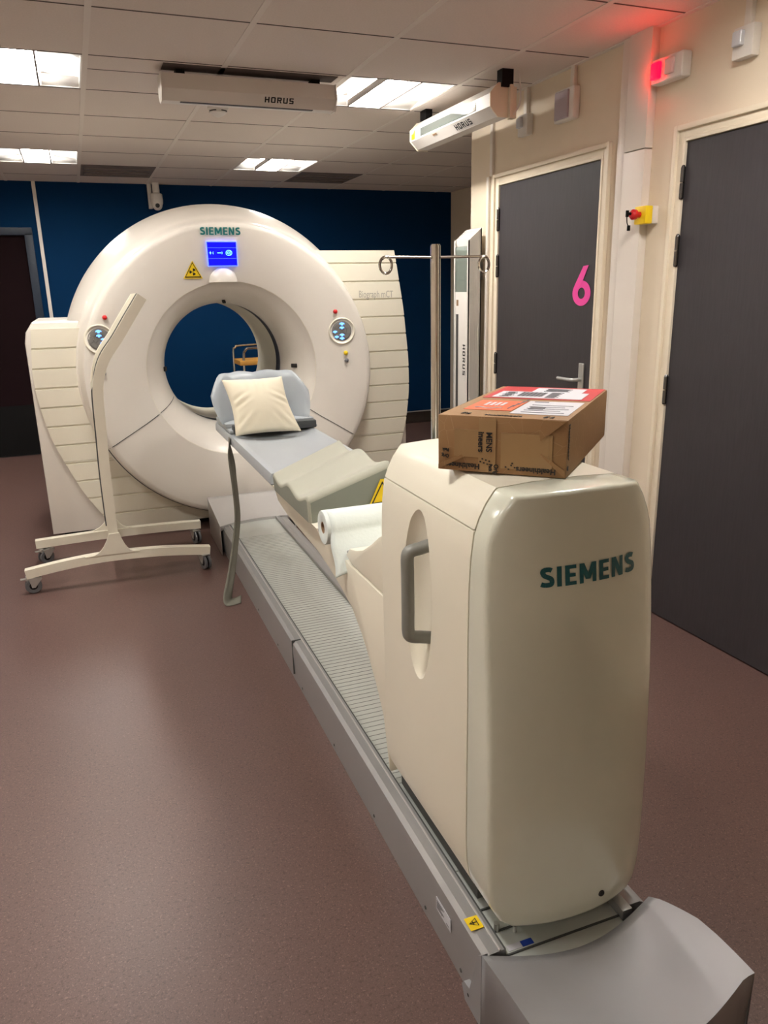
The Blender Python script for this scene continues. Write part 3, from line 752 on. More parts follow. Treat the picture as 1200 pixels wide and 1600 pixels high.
# glossy front shell: section pillow-capped towards the camera
def Yf(x, z): return 1.048 + .050 * abs((x - .82) / .188) ** 2.2 + .055 * (z - .2) / .9 - .018 * math.sin(PI * min(1, max(0, (z - .2) / .9)))
sec = section(); 
def densify(sec, d=.02):
    o = []
    for (a, b_) in zip(sec, sec[1:] + sec[:1]):
        n = max(1, int(math.hypot(a[0] - b_[0], a[1] - b_[1]) / d))
        for k in range(n): o.append((a[0] + (b_[0] - a[0]) * k / n, a[1] + (b_[1] - a[1]) * k / n))
    return o
sec = densify(sec); ccx, ccz = .82, .66
bm = B(); rings = []
def inset(p, d):
    x, z = p; vx, vz = ccx - x, 0
    # move toward the centre line of a stadium-like core
    zc = min(max(z, ZB + .2), ZT - .2); vx, vz = ccx - x, zc - z; l = math.hypot(vx, vz)
    return (x + vx / l * d, z + vz / l * d)
rings.append([(p[0], 1.190, p[1]) for p in sec])
def edgey(p): return Yf(*p)
for d, dy in ((0, .010), (.0012, .005), (.004, .0015), (.009, 0)):
    rings.append([(inset(p, d)[0], edgey(inset(p, d)) + dy, inset(p, d)[1]) for p in sec])
for fct in (.85, .7, .5, .3, .12):
    rg = []
    for p in sec:
        q_ = inset(p, .009); zc = min(max(q_[1], ZB + .2), ZT - .2)
        x = ccx + (q_[0] - ccx) * fct; z = zc + (q_[1] - zc) * fct
        rg.append((x, Yf(x, z), z))
    rings.append(rg)
vr = [[bm.verts.new(p) for p in rg] for rg in rings]; n = len(sec)
for i in range(len(vr) - 1):
    for k in range(n):
        bm.faces.new((vr[i][k], vr[i][(k + 1) % n], vr[i + 1][(k + 1) % n], vr[i + 1][k]))
# close the centre: pair left/right vertices by fan
bm.faces.new(vr[-1]); bm.faces.new(vr[0][::-1])
es = obj('end_shell', bm, 'gloss', tb, smooth=50)
def shellwarp(c): return Vector((c.x, Yf(c.x, c.z) - .0012 + (c.y - 1.0), c.z))
lettering('lettering', 'SIEMENS', (.829, 1.0, .949), (1, 0, .004), (0, 0, 1), .0375, 'tealdark', es, t=.235, xs=1.05, warp=shellwarp)
bm = B(); lathe(bm, [(.0075, .0), (.0065, .002), (0, .001)], (.875, Yf(.875, .238) - .0005, .238), (0, -1, 0), 16); obj('screw_hole', bm, 'ink', es)
obj('under_skirt', box(B(), .665, .975, 1.2, 1.64, .168, .205), 'rib', tb, smooth=0)
# recess on the housing for the handle: carved with a boolean
def carve(o, cutter_bm):
    me = bpy.data.meshes.new('c'); cutter_bm.to_mesh(me); cutter_bm.free(); c = bpy.data.objects.new('c', me); COL.objects.link(c)
    c.parent = o.parent
    md = o.modifiers.new('b', 'BOOLEAN'); md.operation = 'DIFFERENCE'; md.object = c; md.solver = 'EXACT'
    dg = bpy.context.evaluated_depsgraph_get(); dg.update()
    new = bpy.data.meshes.new_from_object(o.evaluated_get(dg)); o.modifiers.clear(); old = o.data; o.data = new
    for p in new.polygons: p.use_smooth = True
    new.set_sharp_from_angle(angle=math.radians(30))
    bpy.data.objects.remove(c); bpy.data.meshes.remove(me); bpy.data.meshes.remove(old)
cb = bmesh.new(); bmesh.ops.create_uvsphere(cb, u_segments=48, v_segments=24, radius=1)
bmesh.ops.scale(cb, vec=(.050, .078, .212), verts=cb.verts[:])
HY = 1.440
bmesh.ops.translate(cb, vec=Vector((XA - .012, HY, .800)) - PV, verts=cb.verts[:])
carve(hs, cb)
hx = XA - .024
bm = B(); tube(bm, smoothpath([(XA + .028, HY - .004, .915), (XA + .005, HY - .003, .910), (hx + .008, HY, .905), (hx, HY, .893), (hx, HY, .85), (hx, HY, .77), (hx, HY, .715), (hx + .008, HY, .702), (XA + .005, HY - .003, .698), (XA + .028, HY - .004, .693)], 5), [.0145] * 46, 14)
for v in bm.verts: v.co.y = HY + (v.co.y - HY) * 1.15
obj('handle', bm, 'handle', tb)
# cantilevered body under the tabletop
low = [(1.66, .20), (1.70, .35), (1.755, .42), (1.81, .475), (1.865, .52), (1.94, .565), (2.04, .592), (2.16, .615), (2.30, .632), (2.70, .645), (2.85, .664), (2.90, .70), (2.90, .727), (1.94, .697), (1.665, .704)]
bm = B(); prism(bm, low, 'x', .638, 1.002, bev=.004); obj('arm_cover', bm, 'cream_shell', tb)
upm = [(1.665, .708), (1.94, .701), (1.99, .715), (1.955, .745), (1.90, .757), (1.84, .777), (1.77, .815), (1.71, .853), (1.665, .875)]
bm = B(); prism(bm, upm, 'x', .640, 1.0, bev=.006); obj('arm_shroud', bm, 'cream_shell', tb)
bm = B(); box(bm, .648, .992, 1.95, 2.88, .70, .7235, .004); obj('slide_bed', bm, 'alu', tb)
# tabletop and mattress
bm = B()
bx = .0
prism(bm, [(.610, .742), (.614, .730), (.66, .722), (.82, .716), (.98, .722), (1.030, .730), (1.036, .742)], 'y', 2.19, 4.16, bev=.003); tp = obj('tabletop', bm, 'cream_shell', tb)
def mt(x):  # top height of mattress
    s = abs((x - .823) / .213); return .770 + .016 * s ** 2 + .010 * s ** 8
bm = B(); xs_ = [.606 + .434 * k / 24 for k in range(25)]
outl = [(x, mt(x)) for x in xs_]; outl = [(.6035, .744), (.6030, .770), (.608, .786)] + outl[1:-1] + [(1.038, .786), (1.043, .770), (1.0425, .744)]
prism(bm, outl, 'y', 2.80, 4.14, bev=.004); obj('mattress', bm, 'mattress', tb)
bm = B(); box(bm, .605, 1.041, 2.80, 4.14, .7415, .7445); obj('piping', bm, 'dkgrey', tb, smooth=0)

# end cover near the camera: saddle plate with side walls
bm = B()
def capx(u, v): # u across, v 0 = far edge .. 1 = near edge
    xl = .596 - .002 * v; xr = 1.0 + .040 * min(1, v * 2.5) ** .6 - .012 * max(0, v - .6)
    x = xl + (xr - xl) * u
    yfar = 1.050 - .045 * math.sin(PI * u) ** 1.0; ynear = .800 - .045 * math.sin(PI * min(1, u + .06)) - .03 * (1 - u) 
    y = yfar + (ynear - yfar) * v
    z = .186 + .030 * math.sin(PI * min(v, 1) * .5) - .016 * math.sin(PI * v) * math.sin(PI * u) - .012 * math.sin(PI * u) * (1 - v)
    return Vector((x, y, z))
nu, nv = 28, 16
vs = grid(bm, capx, nu, nv)
def wall(seq, zb):
    lo = [bm.verts.new((v.co.x, v.co.y + (.006 if zb else 0), 0.0)) for v in seq]
    for i in range(len(seq) - 1): bm.faces.new((seq[i], seq[i + 1], lo[i + 1], lo[i]))
wall([vs[i][nv - 1] for i in range(nu)], 1)
wall([vs[nu - 1][j] for j in range(nv)], 0)
wall([vs[0][j] for j in range(nv)], 0)
bmesh.ops.remove_doubles(bm, verts=bm.verts[:], dist=1e-5)
ec = obj('end_cover', bm, 'capgrey', tb, smooth=40)
sol = ec.modifiers.new('s', 'SOLIDIFY'); sol.thickness = .004; sol.offset = -1
bm = B(); prism(bm, [(1.05, .0), (1.05, .186), (1.066, .17), (1.10, .05), (1.125, .045), (1.135, .03), (1.12, .0)], 'x', .5955, .609); obj('side_plate', bm, 'capgrey', tb)
bm = B(); lathe(bm, [(.004, 0), (0, .001)], (.5950, 1.105, .028), (-1, 0, 0), 12); obj('screw_hole', bm, 'ink', tb)
# foot cover where the table meets the scanner
bm = B()
def fc(u, v): # v 0 near edge, 1 far
    x = .590 + .455 * u
    y0_ = 4.20 + .10 * math.sin(PI * (.15 + .7 * u)) - .05 * (1 - u)
    y = y0_ + (4.66 - y0_) * v
    z = .178 + .050 * v + .030 * max(0, v - .5) ** 2
    return Vector((x, y, z))
vs = grid(bm, fc, 20, 14)
def wall2(seq):
    lo = [bm.verts.new((v.co.x, v.co.y, .0)) for v in seq]
    for i in range(len(seq) - 1): bm.faces.new((seq[i], seq[i + 1], lo[i + 1], lo[i]))
wall2([vs[0][j] for j in range(14)]); wall2([vs[19][j] for j in range(14)])
lo = [bm.verts.new((vs[i][0].co.x, vs[i][0].co.y, vs[i][0].co.z - .028)) for i in range(20)]
for i in range(19): bm.faces.new((vs[i][0], vs[i + 1][0], lo[i + 1], lo[i]))
fo = obj('foot_cover', bm, 'aluline', tb, smooth=40)
sol = fo.modifiers.new('s', 'SOLIDIFY'); sol.thickness = .003; sol.offset = -1

# ================================================================== THINGS ON THE TABLE
# head support pad
hp = thing('head_support', 'grey-blue cradle-shaped head support pad at the scanner end of the table', 'head support', W(.825, 3.95, .79))
def hfn(side):
    def f(u, v):
        s = u * 2 - 1
        a = abs(s)
        wid = .262 - .03 * (1 - v) ** 2
        top = .262 + .014 * math.sin(PI * min(1, a * 1.1)) - .16 * max(0, a - .74) ** 1.6 * 5 - .008 * math.exp(-((a - .5) / .12) ** 2)
        bot = .005 + .08 * max(0, a - .66) ** 1.5 * 2.2
        h = bot + (top - bot) * v
        fwd = .17 * a ** 2.4
        lean = .10 * v
        th = .026 * (1 - abs(2 * v - 1) ** 4) ** .5 * (1 - a ** 10) ** .5 + .004
        return W(.812 + s * wid * .97, 3.97 - fwd + lean + side * th, .79 + h * .98)
    return f
bm = B(); A = grid(bm, hfn(-1), 33, 15); C_ = grid(bm, hfn(1), 33, 15)
for i in range(32):
    bm.faces.new((A[i][0], A[i + 1][0], C_[i + 1][0], C_[i][0])); bm.faces.new((A[i][14], A[i + 1][14], C_[i + 1][14], C_[i][14]))
for j in range(14):
    bm.faces.new((A[0][j], A[0][j + 1], C_[0][j + 1], C_[0][j])); bm.faces.new((A[32][j], A[32][j + 1], C_[32][j + 1], C_[32][j]))
obj('pad', bm, 'pad', hp, smooth=60)
bm = B()
for k, (ya, yb_, z0, z1, xw) in enumerate(((3.70, 4.08, .792, .806, .222), (3.78, 4.06, .808, .828, .228))):
    c = W(.828, (ya + yb_) / 2, (z0 + z1) / 2); box(bm, c.x - xw, c.x + xw, ya, yb_, z0, z1, .005)
obj('base_mat', bm, 'mattress', hp)
bm = B(); c = W(.828, 3.8, .80); box(bm, c.x - .205, c.x + .215, 3.685, 3.74, .792, .83, .006); obj('foam_insert', bm, 'dkgrey', hp)
# pillow
def place_pillow():
    # corners in world, from bottom left/right to top left/right
    BLc, BRc, TLc, TRc = Vector((.645, 3.60, .797)), Vector((.970, 3.60, .795)), Vector((.625, 3.755, 1.05)), Vector((.925, 3.755, 1.05))
    N_ = (BRc - BLc).cross(TLc - BLc).normalized()
    bm = B()
    def f(side):
        def g_(u, v):
            p = (BLc * (1 - u) + BRc * u) * (1 - v) + (TLc * (1 - u) + TRc * u) * v
            # edges bow inwards between the corners
            cu, cv = u - .5, v - .5
            p = p - (BRc - BLc) * cu * .10 * math.sin(PI * v) - (TLc - BLc) * cv * .07 * math.sin(PI * u)
            e = max(0, (1 - (2 * cu) ** 2)) * max(0, (1 - (2 * cv) ** 2))
            th = .062 * e ** .42
            wr = 0
            if side > 0:
                for (a, b_, ang, ln, am, fr) in ((.12, .55, .5, .30, .005, 26), (.9, .55, 2.7, .3, .005, 24), (.5, .85, 1.4, .25, .004, 22), (.85, .15, 2.2, .3, .006, 20), (.15, .15, .8, .3, .005, 22)):
                    dx, dy = u - a, v - b_; al = dx * math.cos(ang) + dy * math.sin(ang); pe = -dx * math.sin(ang) + dy * math.cos(ang)
                    wr += am * math.cos(pe * fr * 2) * math.exp(-(al / ln) ** 2 * 3 - (pe / .2) ** 2 * 2)
                wr *= min(1, e * 6)
            return p + N_ * side * (-1) * (-(th + wr))
        return g_
    A = grid(bm, f(1), 41, 41); C_ = grid(bm, f(-1), 41, 41)
    bmesh.ops.remove_doubles(bm, verts=bm.verts[:], dist=.0008)
    o = obj('pillow', bm, 'pillow', loc=(.82, 3.68, .79), smooth=70)
    return tag(o, 'square cream pillow leaning on the head support pad', 'pillow')
place_pillow()
# knee wedge, turned across the table
wg = thing('knee_wedge', 'grey-green foam leg wedge with two wavy troughs lying across the tabletop', 'cushion', (.76, 2.5, .75))
def wz(u, v):   # u along x 0..1, v from near (0) to far (1)
    base = .830 + (.915 - .830) * u
    wave = -.024 * (math.sin(PI * 2 * (1 - v) ** .95) ** 2) * 1.0
    edge = -.012 * (max(0, abs(2 * v - 1) - .93) / .07) ** 2
    slope = -.022 * v if u < 2 else 0
    return base + wave + edge + slope
def wxy(u, v):
    x = .612 + .30 * u; yn = 2.245 + .03 * u; yf = 2.725 + .10 * u
    r = .0
    return x, yn + (yf - yn) * v
bm = B(); nu, nv = 16, 40
def botz(u, v): return .785 + .0 * u
T = grid(bm, lambda u, v: Vector((*wxy(u, v), wz(u, v))), nu, nv, mi=0)
Bt = grid(bm, lambda u, v: Vector((wxy(u, v)[0] + .004 * (1 - 2 * u), wxy(u, v)[1] + .004 * (1 - 2 * v), .7435)), nu, nv, mi=1)
for i in range(nu - 1):
    for j in (0, nv - 1): bm.faces.new((T[i][j], T[i + 1][j], Bt[i + 1][j], Bt[i][j])).material_index = 1
for j in range(nv - 1):
    for i in (0, nu - 1): bm.faces.new((T[i][j], T[i][j + 1], Bt[i][j + 1], Bt[i][j])).material_index = 1
ed = [e for e in bm.edges if e.is_valid and len(e.link_faces) == 2 and {f.material_index for f in e.link_faces} == {0, 1}]
cor = []
for (i, j) in ((0, 0), (0, nv - 1), (nu - 1, 0), (nu - 1, nv - 1)):
    e = bm.edges.get((T[i][j], Bt[i][j])); cor.append(e)
bmesh.ops.recalc_face_normals(bm, faces=bm.faces[:])
bmesh.ops.bevel(bm, geom=ed + cor, offset=.010, segments=4, profile=.5, affect='EDGES', clamp_overlap=True)
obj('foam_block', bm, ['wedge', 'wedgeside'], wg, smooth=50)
bm = B(); poly(bm, (.875, 2.268, .812), (1, .1, 0), (0, 0, 1), [(-.052, -.045), (.052, -.045), (.006, .045), (-.006, .045)], .002); hz = obj('warning_sticker', bm, 'yellow', wg, smooth=0)
bm = B(); tri_frame(bm, (.875, 2.2655, .808), (1, .1, 0), (0, 0, 1), .088, .22); obj('sticker_border', bm, 'ink', hz, smooth=0)
# paper roll
pr = thing('paper_roll', 'white paper roll lying across the table between wedge and tower', 'paper roll', (.63, 2.09, .745))
RC = Vector((.612, 2.085, .777)); RR = .052; LEN = .385
bm = B(); lathe(bm, [(.018, 0), (.020, -.001), (RR - .002, -.001), (RR, .002), (RR, LEN), (.018, LEN)], RC, (1, -.0, 0), 40, capends=False); obj('roll', bm, 'paper', pr)
bm = B(); lathe(bm, [(.018, .0), (.018, LEN), (.0155, LEN), (.0155, .0), (.018, .0)], RC, (1, 0, 0), 30, capends=False); obj('core', bm, 'core', pr)
bm = B()
def sheet(u, v):
    x = RC.x + .010 + (LEN - .02) * u
    # wraps the near side of the roll then hangs / lies on the shroud
    prof = [(0, RR + .001)]
    a = v * 1.0
    if v < .35:
        an = math.radians(75 + (190 - 75) * v / .35) if False else math.radians(100 + (182 - 100) * v / .35)
        # angle measured from +Y over the top toward -Y
        p = (RC.y + (RR + .0015) * math.cos(an), RC.z + (RR + .0015) * math.sin(an))
    else:
        q = (v - .35) / .65
        lng = (.125 - .095 * u ** .8)
        p = (RC.y - RR - .0015 - (.052 + .02 * u) * q ** 1.2, RC.z - lng * q + .006 * math.sin(6 * u + 3 * q) * q)
    skew = -.018 * max(0, v - .35) * (1 - u)
    return Vector((x + skew + .004 * math.sin(9 * v) * (v > .35), p[0] + .003 * math.sin(14 * u + 4 * v) * max(0, v - .35), p[1]))
grid(bm, sheet, 22, 24); so = obj('loose_sheet', bm, 'paper', pr, smooth=80)
sol = so.modifiers.new('s', 'SOLIDIFY'); sol.thickness = .0012
# strap
sp = [(.629, 3.68, .778), (.626, 3.678, .745), (.625, 3.67, .70), (.628, 3.665, .64), (.630, 3.665, .57), (.634, 3.67, .48), (.633, 3.67, .36), (.600, 3.63, .22), (.566, 3.58, .11), (.535, 3.52, .04), (.535, 3.49, .006), (.595, 3.51, .004)]
wds = [.055, .055, .048, .036, .026, .024, .026, .032, .042, .06, .10, .10]
wv = [(0, 1, 0), (.25, 1, 0), (.6, .8, 0), (.9, .5, 0), (1, .2, 0), (1, .0, 0), (1, .0, 0), (1, .1, 0), (1, .3, 0), (.9, .6, 0), (.5, 1, .0), (.2, 1, 0)]
sp2, w2, v2 = smoothpath(sp, 5), [], []
for i in range(len(sp) - 1):
    for k in range(5): w2.append(wds[i] + (wds[i + 1] - wds[i]) * k / 5); v2.append(Vector(wv[i]).lerp(Vector(wv[i + 1]), k / 5))
w2.append(wds[-1]); v2.append(Vector(wv[-1]))
bm = B()
def stf(u, v):
    i = round(u * (len(sp2) - 1)); d = v2[i].normalized(); s = v - .5
    fold = .008 * math.sin(v * 9) * (.07 - min(.07, w2[i])) / .04
    return sp2[i] + d * s * w2[i] + Vector((fold, 0, 0))
grid(bm, stf, len(sp2), 7)
o = obj('strap', bm, 'strap', loc=(.60, 3.55, 0), smooth=60); tag(o, 'grey fabric strap hanging from the table edge down to the floor', 'strap')
sol = o.modifiers.new('s', 'SOLIDIFY'); sol.thickness = .002

# ================================================================== CARDBOARD BOX ON THE TOWER
BX0 = Vector((.826, 1.176, 1.1035)); BU = (Vector((1.158, 1.498, 0)) - Vector((.826, 1.176, 0))); BLn = BU.length; BU.normalize()
BV = Vector((-BU.y, BU.x, 0)); BWd = .257; BH = .112
bx_ = thing('cardboard_box', 'brown cardboard parcel with tape and shipping labels on top of the tower', 'box', BX0 + BU * BLn / 2 + BV * BWd / 2)
bm = B(); box(bm, 0, BLn, 0, BWd, 0, BH, .004, 2)
Mb = Matrix((BU, BV, Vector((0, 0, 1)))).transposed().to_4x4(); Mb.translation = BX0
bmesh.ops.transform(bm, matrix=Mb, verts=bm.verts[:]); obj('carton', bm, 'card', bx_)
def bp(u, v, z): return BX0 + BU * u + BV * v + Vector((0, 0, z))
Zv = Vector((0, 0, 1)); e = .0008
# near face is u=0, outward normal -BU; image right = -BV
NX = -BV
def onface(bm, a, z, w_, h_, lift=.0006, t=.0006): quad(bm, bp(-lift, BWd - a, z), NX, Zv, w_, h_, t)
bm = B(); onface(bm, .035, .03, .08, .055); onface(bm, .085, .002, .035, .106, .0012); onface(bm, .13, .012, .10, .07, .0012); onface(bm, .205, .03, .018, .06, .0016)
poly(bm, bp(-.001, 0, 0) , NX * -1 * -1, Zv, [(-.002, .108), (-.062, .108), (-.047, .072)], .001) if False else None
obj('packing_tape', bm, 'cardtape', bx_, smooth=0)
bm = B() # folded flap triangles
poly(bm, bp(-.0016, 0, 0), NX, Zv, [(-.052, .080), (-.050, .070), (-.002, .110), (-.048, .110)], .0016)
obj('folded_flap', bm, 'card', bx_, smooth=0); bm = B()
poly(bm, bp(-.0016, 0, 0), NX, Zv, [(-.002, .002), (-.002, .016), (-.048, .046), (-.050, .044)], .0016)
obj('folded_flap', bm, 'card', bx_, smooth=0); bm = B()
poly(bm, bp(-.0016, BWd, 0), NX, Zv, [(.002, .002), (.055, .030), (.050, .034), (.002, .012)], .0016)
obj('folded_flap', bm, 'card', bx_, smooth=0)
def btext(s, a, z, size, rot=0, face='near', bold=.0004, ma='ink', xs=1):
    if face == 'near': O, X, Y = bp(-.0024, BWd - a, z), NX, Zv
    elif face == 'right': O, X, Y = bp(a, -.0012, z), BU, Zv
    else: O, X, Y = bp(z, BWd - a, BH + .0012), NX, BU
    c, s_ = math.cos(math.radians(rot)), math.sin(math.radians(rot))
    return text('printed_text', s, O, X * c + Y * s_, X * -s_ + Y * c, size, ma, bx_, bold=bold, depth=.0003, xs=xs)
btext('Healthineers', .088, .0125, .0150, 180); btext('Healthineers', .238, .0125, .0150, 180)
btext('MENS', .106, .082, .0165, -90, xs=.95); btext('ineers', .090, .082, .0165, -90)
btext('Orig', .121, .019, .013, -90, xs=.8); btext('Pack', .110, .019, .010, -90, xs=.8)
btext('Orig', .024, .03, .010, 180, xs=.8); btext('Pack', .024, .042, .009, 180, xs=.8)
btext('Healthineer', .012, .103, .0145, -90, 'right'); btext('rig', .002, .020, .012, 0, 'right')
btext('Healthineers', .092, .014, .0145, 0, 'top'); btext('Orig', .046, .014, .011, 90, 'top'); btext('Pack', .057, .012, .009, 90, 'top'); btext('Orig', .212, .006, .011, 90, 'top'); btext('Pack', .224, .006, .009, 90, 'top')
bm = B()
for (a, z) in ((.088, .021), (.095, .019), (.102, .017), (.092, .027), (.099, .025), (.106, .023), (.15, .018), (.157, .014), (.145, .01), (.152, .022), (.139, .014)):
    quad(bm, bp(-.0022, BWd - a, z), NX, Zv, .0032, .0026, .0005)
obj('dot_logo', bm, 'ink', bx_, smooth=0)
# labels on top: t(a from left as seen, d away from near edge)
def tq(bm, a, d, w_, h_, t=.0006, lift=.0004, skew=0): quad(bm, bp(d, BWd - a, BH + lift), NX, BU, w_, h_, t, skew=skew)
bm = B(); tq(bm, .015, .250, .238, .205); obj('red_sleeve', bm, 'redtape', bx_, smooth=0)
bm = B(); tq(bm, .032, .262, .20, .10, lift=.0012); tq(bm, .10, .362, .115, .072, lift=.0012); wl = obj('shipping_label', bm, 'label', bx_, smooth=0)
bm = B()
for k in range(18):
    tq(bm, .085 + k * .0032, .285, .0011 + .001 * (k % 3 == 0), .065, lift=.002)
for k in range(8):
    tq(bm, .150, .272 + k * .011, .022 + .006 * (k % 2), .0035, lift=.002); tq(bm, .045 + .004 * (k % 3), .275 + k * .010, .022, .003, lift=.002)
for k in range(5): tq(bm, .125 + .004 * (k % 2), .375 + k * .010, .06 - .01 * (k % 2), .0025, lift=.002)
obj('barcode', bm, 'labelink', wl, smooth=0)
bm = B(); tq(bm, .028, .075, .100, .135); ol = obj('orange_label', bm, 'orange', bx_, smooth=0)
bm = B()
for k in range(4): tq(bm, .052 + k * .0115, .135, .007, .045, lift=.0011)
tube(bm, [bp(.10 + .006 * math.sin(k * 1.1), BWd - .045 - k * .007, BH + .0014) for k in range(9)], .0014, 5)
obj('label_mark', bm, 'label', ol, smooth=0)
bm = B(); tq(bm, .132, .045, .115, .175); dl = obj('delivery_note', bm, 'label', bx_, smooth=0)
bm = B()
tq(bm, .145, .203, .03, .006, lift=.0012)
for k in range(5): tq(bm, .15, .065 + k * .024, .085 - .012 * (k % 2), .0016, lift=.0012)
tq(bm, .155, .105, .03, .03, lift=.0012)
obj('note_print', bm, 'labelink', dl, smooth=0)
bm = B()
for k in range(4): tq(bm, .112 + k * .0035, .10 + .03 * k, .0035, .05, lift=.0008)
obj('printed_lines', bm, 'labelink', bx_, smooth=0)

# ================================================================== MOBILE STAND
ms = thing('mobile_stand', 'cream wheeled stand with bent upright standing left of the table', 'stand', (.06, 4.28, 0))
def beam(y, tops):
    bm = B(); pts = smoothpath([(x, y, z - .024) for x, z in tops], 5)
    tube(bm, pts, 0, rect=(.045, .046), up=(0, 0, 1)); return obj('base_beam', bm, 'standc', ms, smooth=30)
Y1, Y2 = 4.05, 4.52
beam(Y1, [(-.39, .128), (-.22, .150), (-.05, .163), (.11, .163), (.31, .152), (.535, .124)])
beam(Y2, [(-.36, .140), (-.15, .146), (.012, .148), (.25, .148), (.555, .138)])
def stpath(y, dz=0): return smoothpath([(.052, y, .152), (.048, y, .345), (.048, y, .584), (.054, y, .781), (.060, y, .974), (.075, y, 1.067), (.112, y, 1.159), (.180, y, 1.248), (.245, y, 1.342), (.318, y, 1.446)], 5)
bm = B(); tube(bm, stpath(Y1), 0, rect=(.05, .045), up=(0, 1, 0)); obj('front_upright', bm, 'standc', ms, smooth=30)
bm = B(); tube(bm, stpath(Y2 - .03), 0, rect=(.05, .04), up=(0, 1, 0)); obj('rear_upright', bm, 'standc', ms, smooth=30)
bm = B(); pth = stpath(4.27)
pp = [p + Vector((-.02 if i < 22 else -.013, 0, .0 if i < 25 else .012)) for i, p in enumerate(pth)][4:]
tube(bm, pp, 0, rect=(.43 if False else .012, .42), up=(0, 1, 0)); obj('shield_panel', bm, 'standpanel', ms, smooth=30)
bm = B()
for i, p in enumerate(pp): pass
tube(bm, [p + Vector((-.008, -.2, .003)) for p in pp], 0, rect=(.006, .03), up=(0, 1, 0)); obj('edge_strip', bm, 'rib', ms, smooth=30)
for y, hh in ((Y1 - .037, .11), (Y2 - .037, .06)):
    bm = B(); g_ = [(-.10, .158)] + [(-.10 + .127 * (k / 8), .158 + hh * (k / 8) ** 3.2) for k in range(1, 9)] + [(.078 + .09 * (k / 8), .158 + hh * (1 - k / 8) ** 3.2) for k in range(0, 8)] + [(.17, .155)]
    prism(bm, g_, 'y', y + .006, y + .018); obj('gusset', bm, 'standc', ms)
bm = B(); box(bm, .03, .075, Y1 + .024, Y2 - .024, .118, .15, .003); obj('cross_tube', bm, 'standc', ms)
def caster(x, y, rot, brake, ztop, parent):
    c = thing('caster', None, None, (0, 0, 0)); c.parent = parent; c.location = Vector((x, y, 0)) - worldloc(parent); c.rotation_euler = (0, 0, 0)
    Mz = Matrix.Translation((x, y, 0)) @ Matrix.Rotation(rot, 4, 'Z') @ Matrix.Translation((-x, -y, 0))
    def put(nm, bm, ma):
        bmesh.ops.transform(bm, matrix=Mz, verts=bm.verts[:]); return obj(nm, bm, ma, c)
    ox = x - .018; r = .040
    bm = B()
    for s in (-1, 1): lathe(bm, [(.026, s * .006), (.034, s * .005), (r, s * .007), (r, s * .016), (.037, s * .0185), (.026, s * .017)], (ox, y, r), (0, 1, 0), 28)
    put('tyre', bm, 'rubber')
    bm = B()
    for s in (-1, 1): lathe(bm, [(0, s * .004), (.028, s * .005), (.028, s * .0165), (.012, s * .0175), (0, s * .0175)], (ox, y, r), (0, 1, 0), 24)
    put('hub', bm, 'black')
    bm = B()
    for s in (-1, 1): prism(bm, [(ox - .008, r - .008), (ox + .008, r - .008), (x + .026, .076), (x + .022, .082), (x - .036, .082), (x - .036, .076)], 'y', y + s * .021 - .0015, y + s * .021 + .0015)
    box(bm, x - .036, x + .024, y - .0225, y + .0225, .079, .084, .002); lathe(bm, [(.016, .084), (.016, .09), (.008, .092), (.008, ztop + .006)], (x, y, 0), (0, 0, 1), 16)
    cyl(bm, (ox, y - .025, r), (ox, y + .025, r), .005, 10)
    put('fork', bm, 'steel')
    if brake:
        bm = B(); box(bm, x - .075, x - .03, y - .012, y + .012, .076, .082, .003); box(bm, x - .05, x - .034, y - .016, y + .016, .07, .09, .003); put('brake_lever', bm, 'steel')
caster(-.345, Y1, .1, True, .078 + .02, ms); caster(-.30, Y2, .5, True, .095, ms); caster(.50, Y1, 1.9, False, .08, ms); caster(.52, Y2, 1.8, False, .09, ms)

# ================================================================== IV POLE
IX, IY = 1.228, 2.6
iv = thing('iv_pole', 'chrome drip stand with a crossbar ending in two ring hooks', 'drip stand', (IX, IY, 0))
bm = B(); tube(bm, [(IX, IY, .10), (IX, IY, 1.602)], .0185, 24); cyl(bm, (IX, IY, 1.602), (IX, IY, 1.606), .016, 20); obj('pole', bm, 'chrome', iv)
def hook(s):
    bm = B(); xe = IX + s * .19
    pts = [(IX + s * .015, IY, 1.562), (xe, IY, 1.564)]
    tube(bm, pts, .0048, 12)
    lp = [(xe + s * .004 + .022 * math.sin(a) * s, IY - .008 * (k / 20), 1.536 + .028 * math.cos(a)) for k, a in enumerate([2 * PI * j / 20 * 1.12 for j in range(21)])]
    tube(bm, lp, .0048, 10); return obj('hook', bm, 'chrome', iv)
hook(-1); hook(1)
for k in range(5):
    a = 2 * PI * k / 5 + .3; d = Vector((math.cos(a), math.sin(a), 0)); c0 = Vector((IX, IY, 0))
    L5 = .165
    bm = B(); tube(bm, [c0 + Vector((0, 0, .10)), c0 + d * .09 + Vector((0, 0, .085)), c0 + d * L5 + Vector((0, 0, .065))], .011, 10); leg = obj('leg', bm, 'chrome', iv)
    p = c0 + d * L5; bm = B(); lathe(bm, [(0, -.012), (.025, -.012), (.027, 0), (.025, .012), (0, .012)], p + Vector((0, 0, .027)), (-d.y, d.x, 0), 20); obj('wheel', bm, 'rubber', leg)
    bm = B(); tube(bm, [p + Vector((0, 0, .065)), p + Vector((0, 0, .052))], .008, 8); obj('wheel_stem', bm, 'steel', leg)
bm = B(); lathe(bm, [(.0185, .09), (.032, .09), (.032, .125), (.02, .14), (.0186, .14)], (IX, IY, 0)); obj('hub', bm, 'chrome', iv)

# ================================================================== LASER BOXES
def laser_text(parent, O, X, Y, s):
    lettering('lettering', 'HORUS', O, X, Y, s * .72, 'ink', parent, t=.2, gap=.22, xs=1.25, square=True, lift=.001)
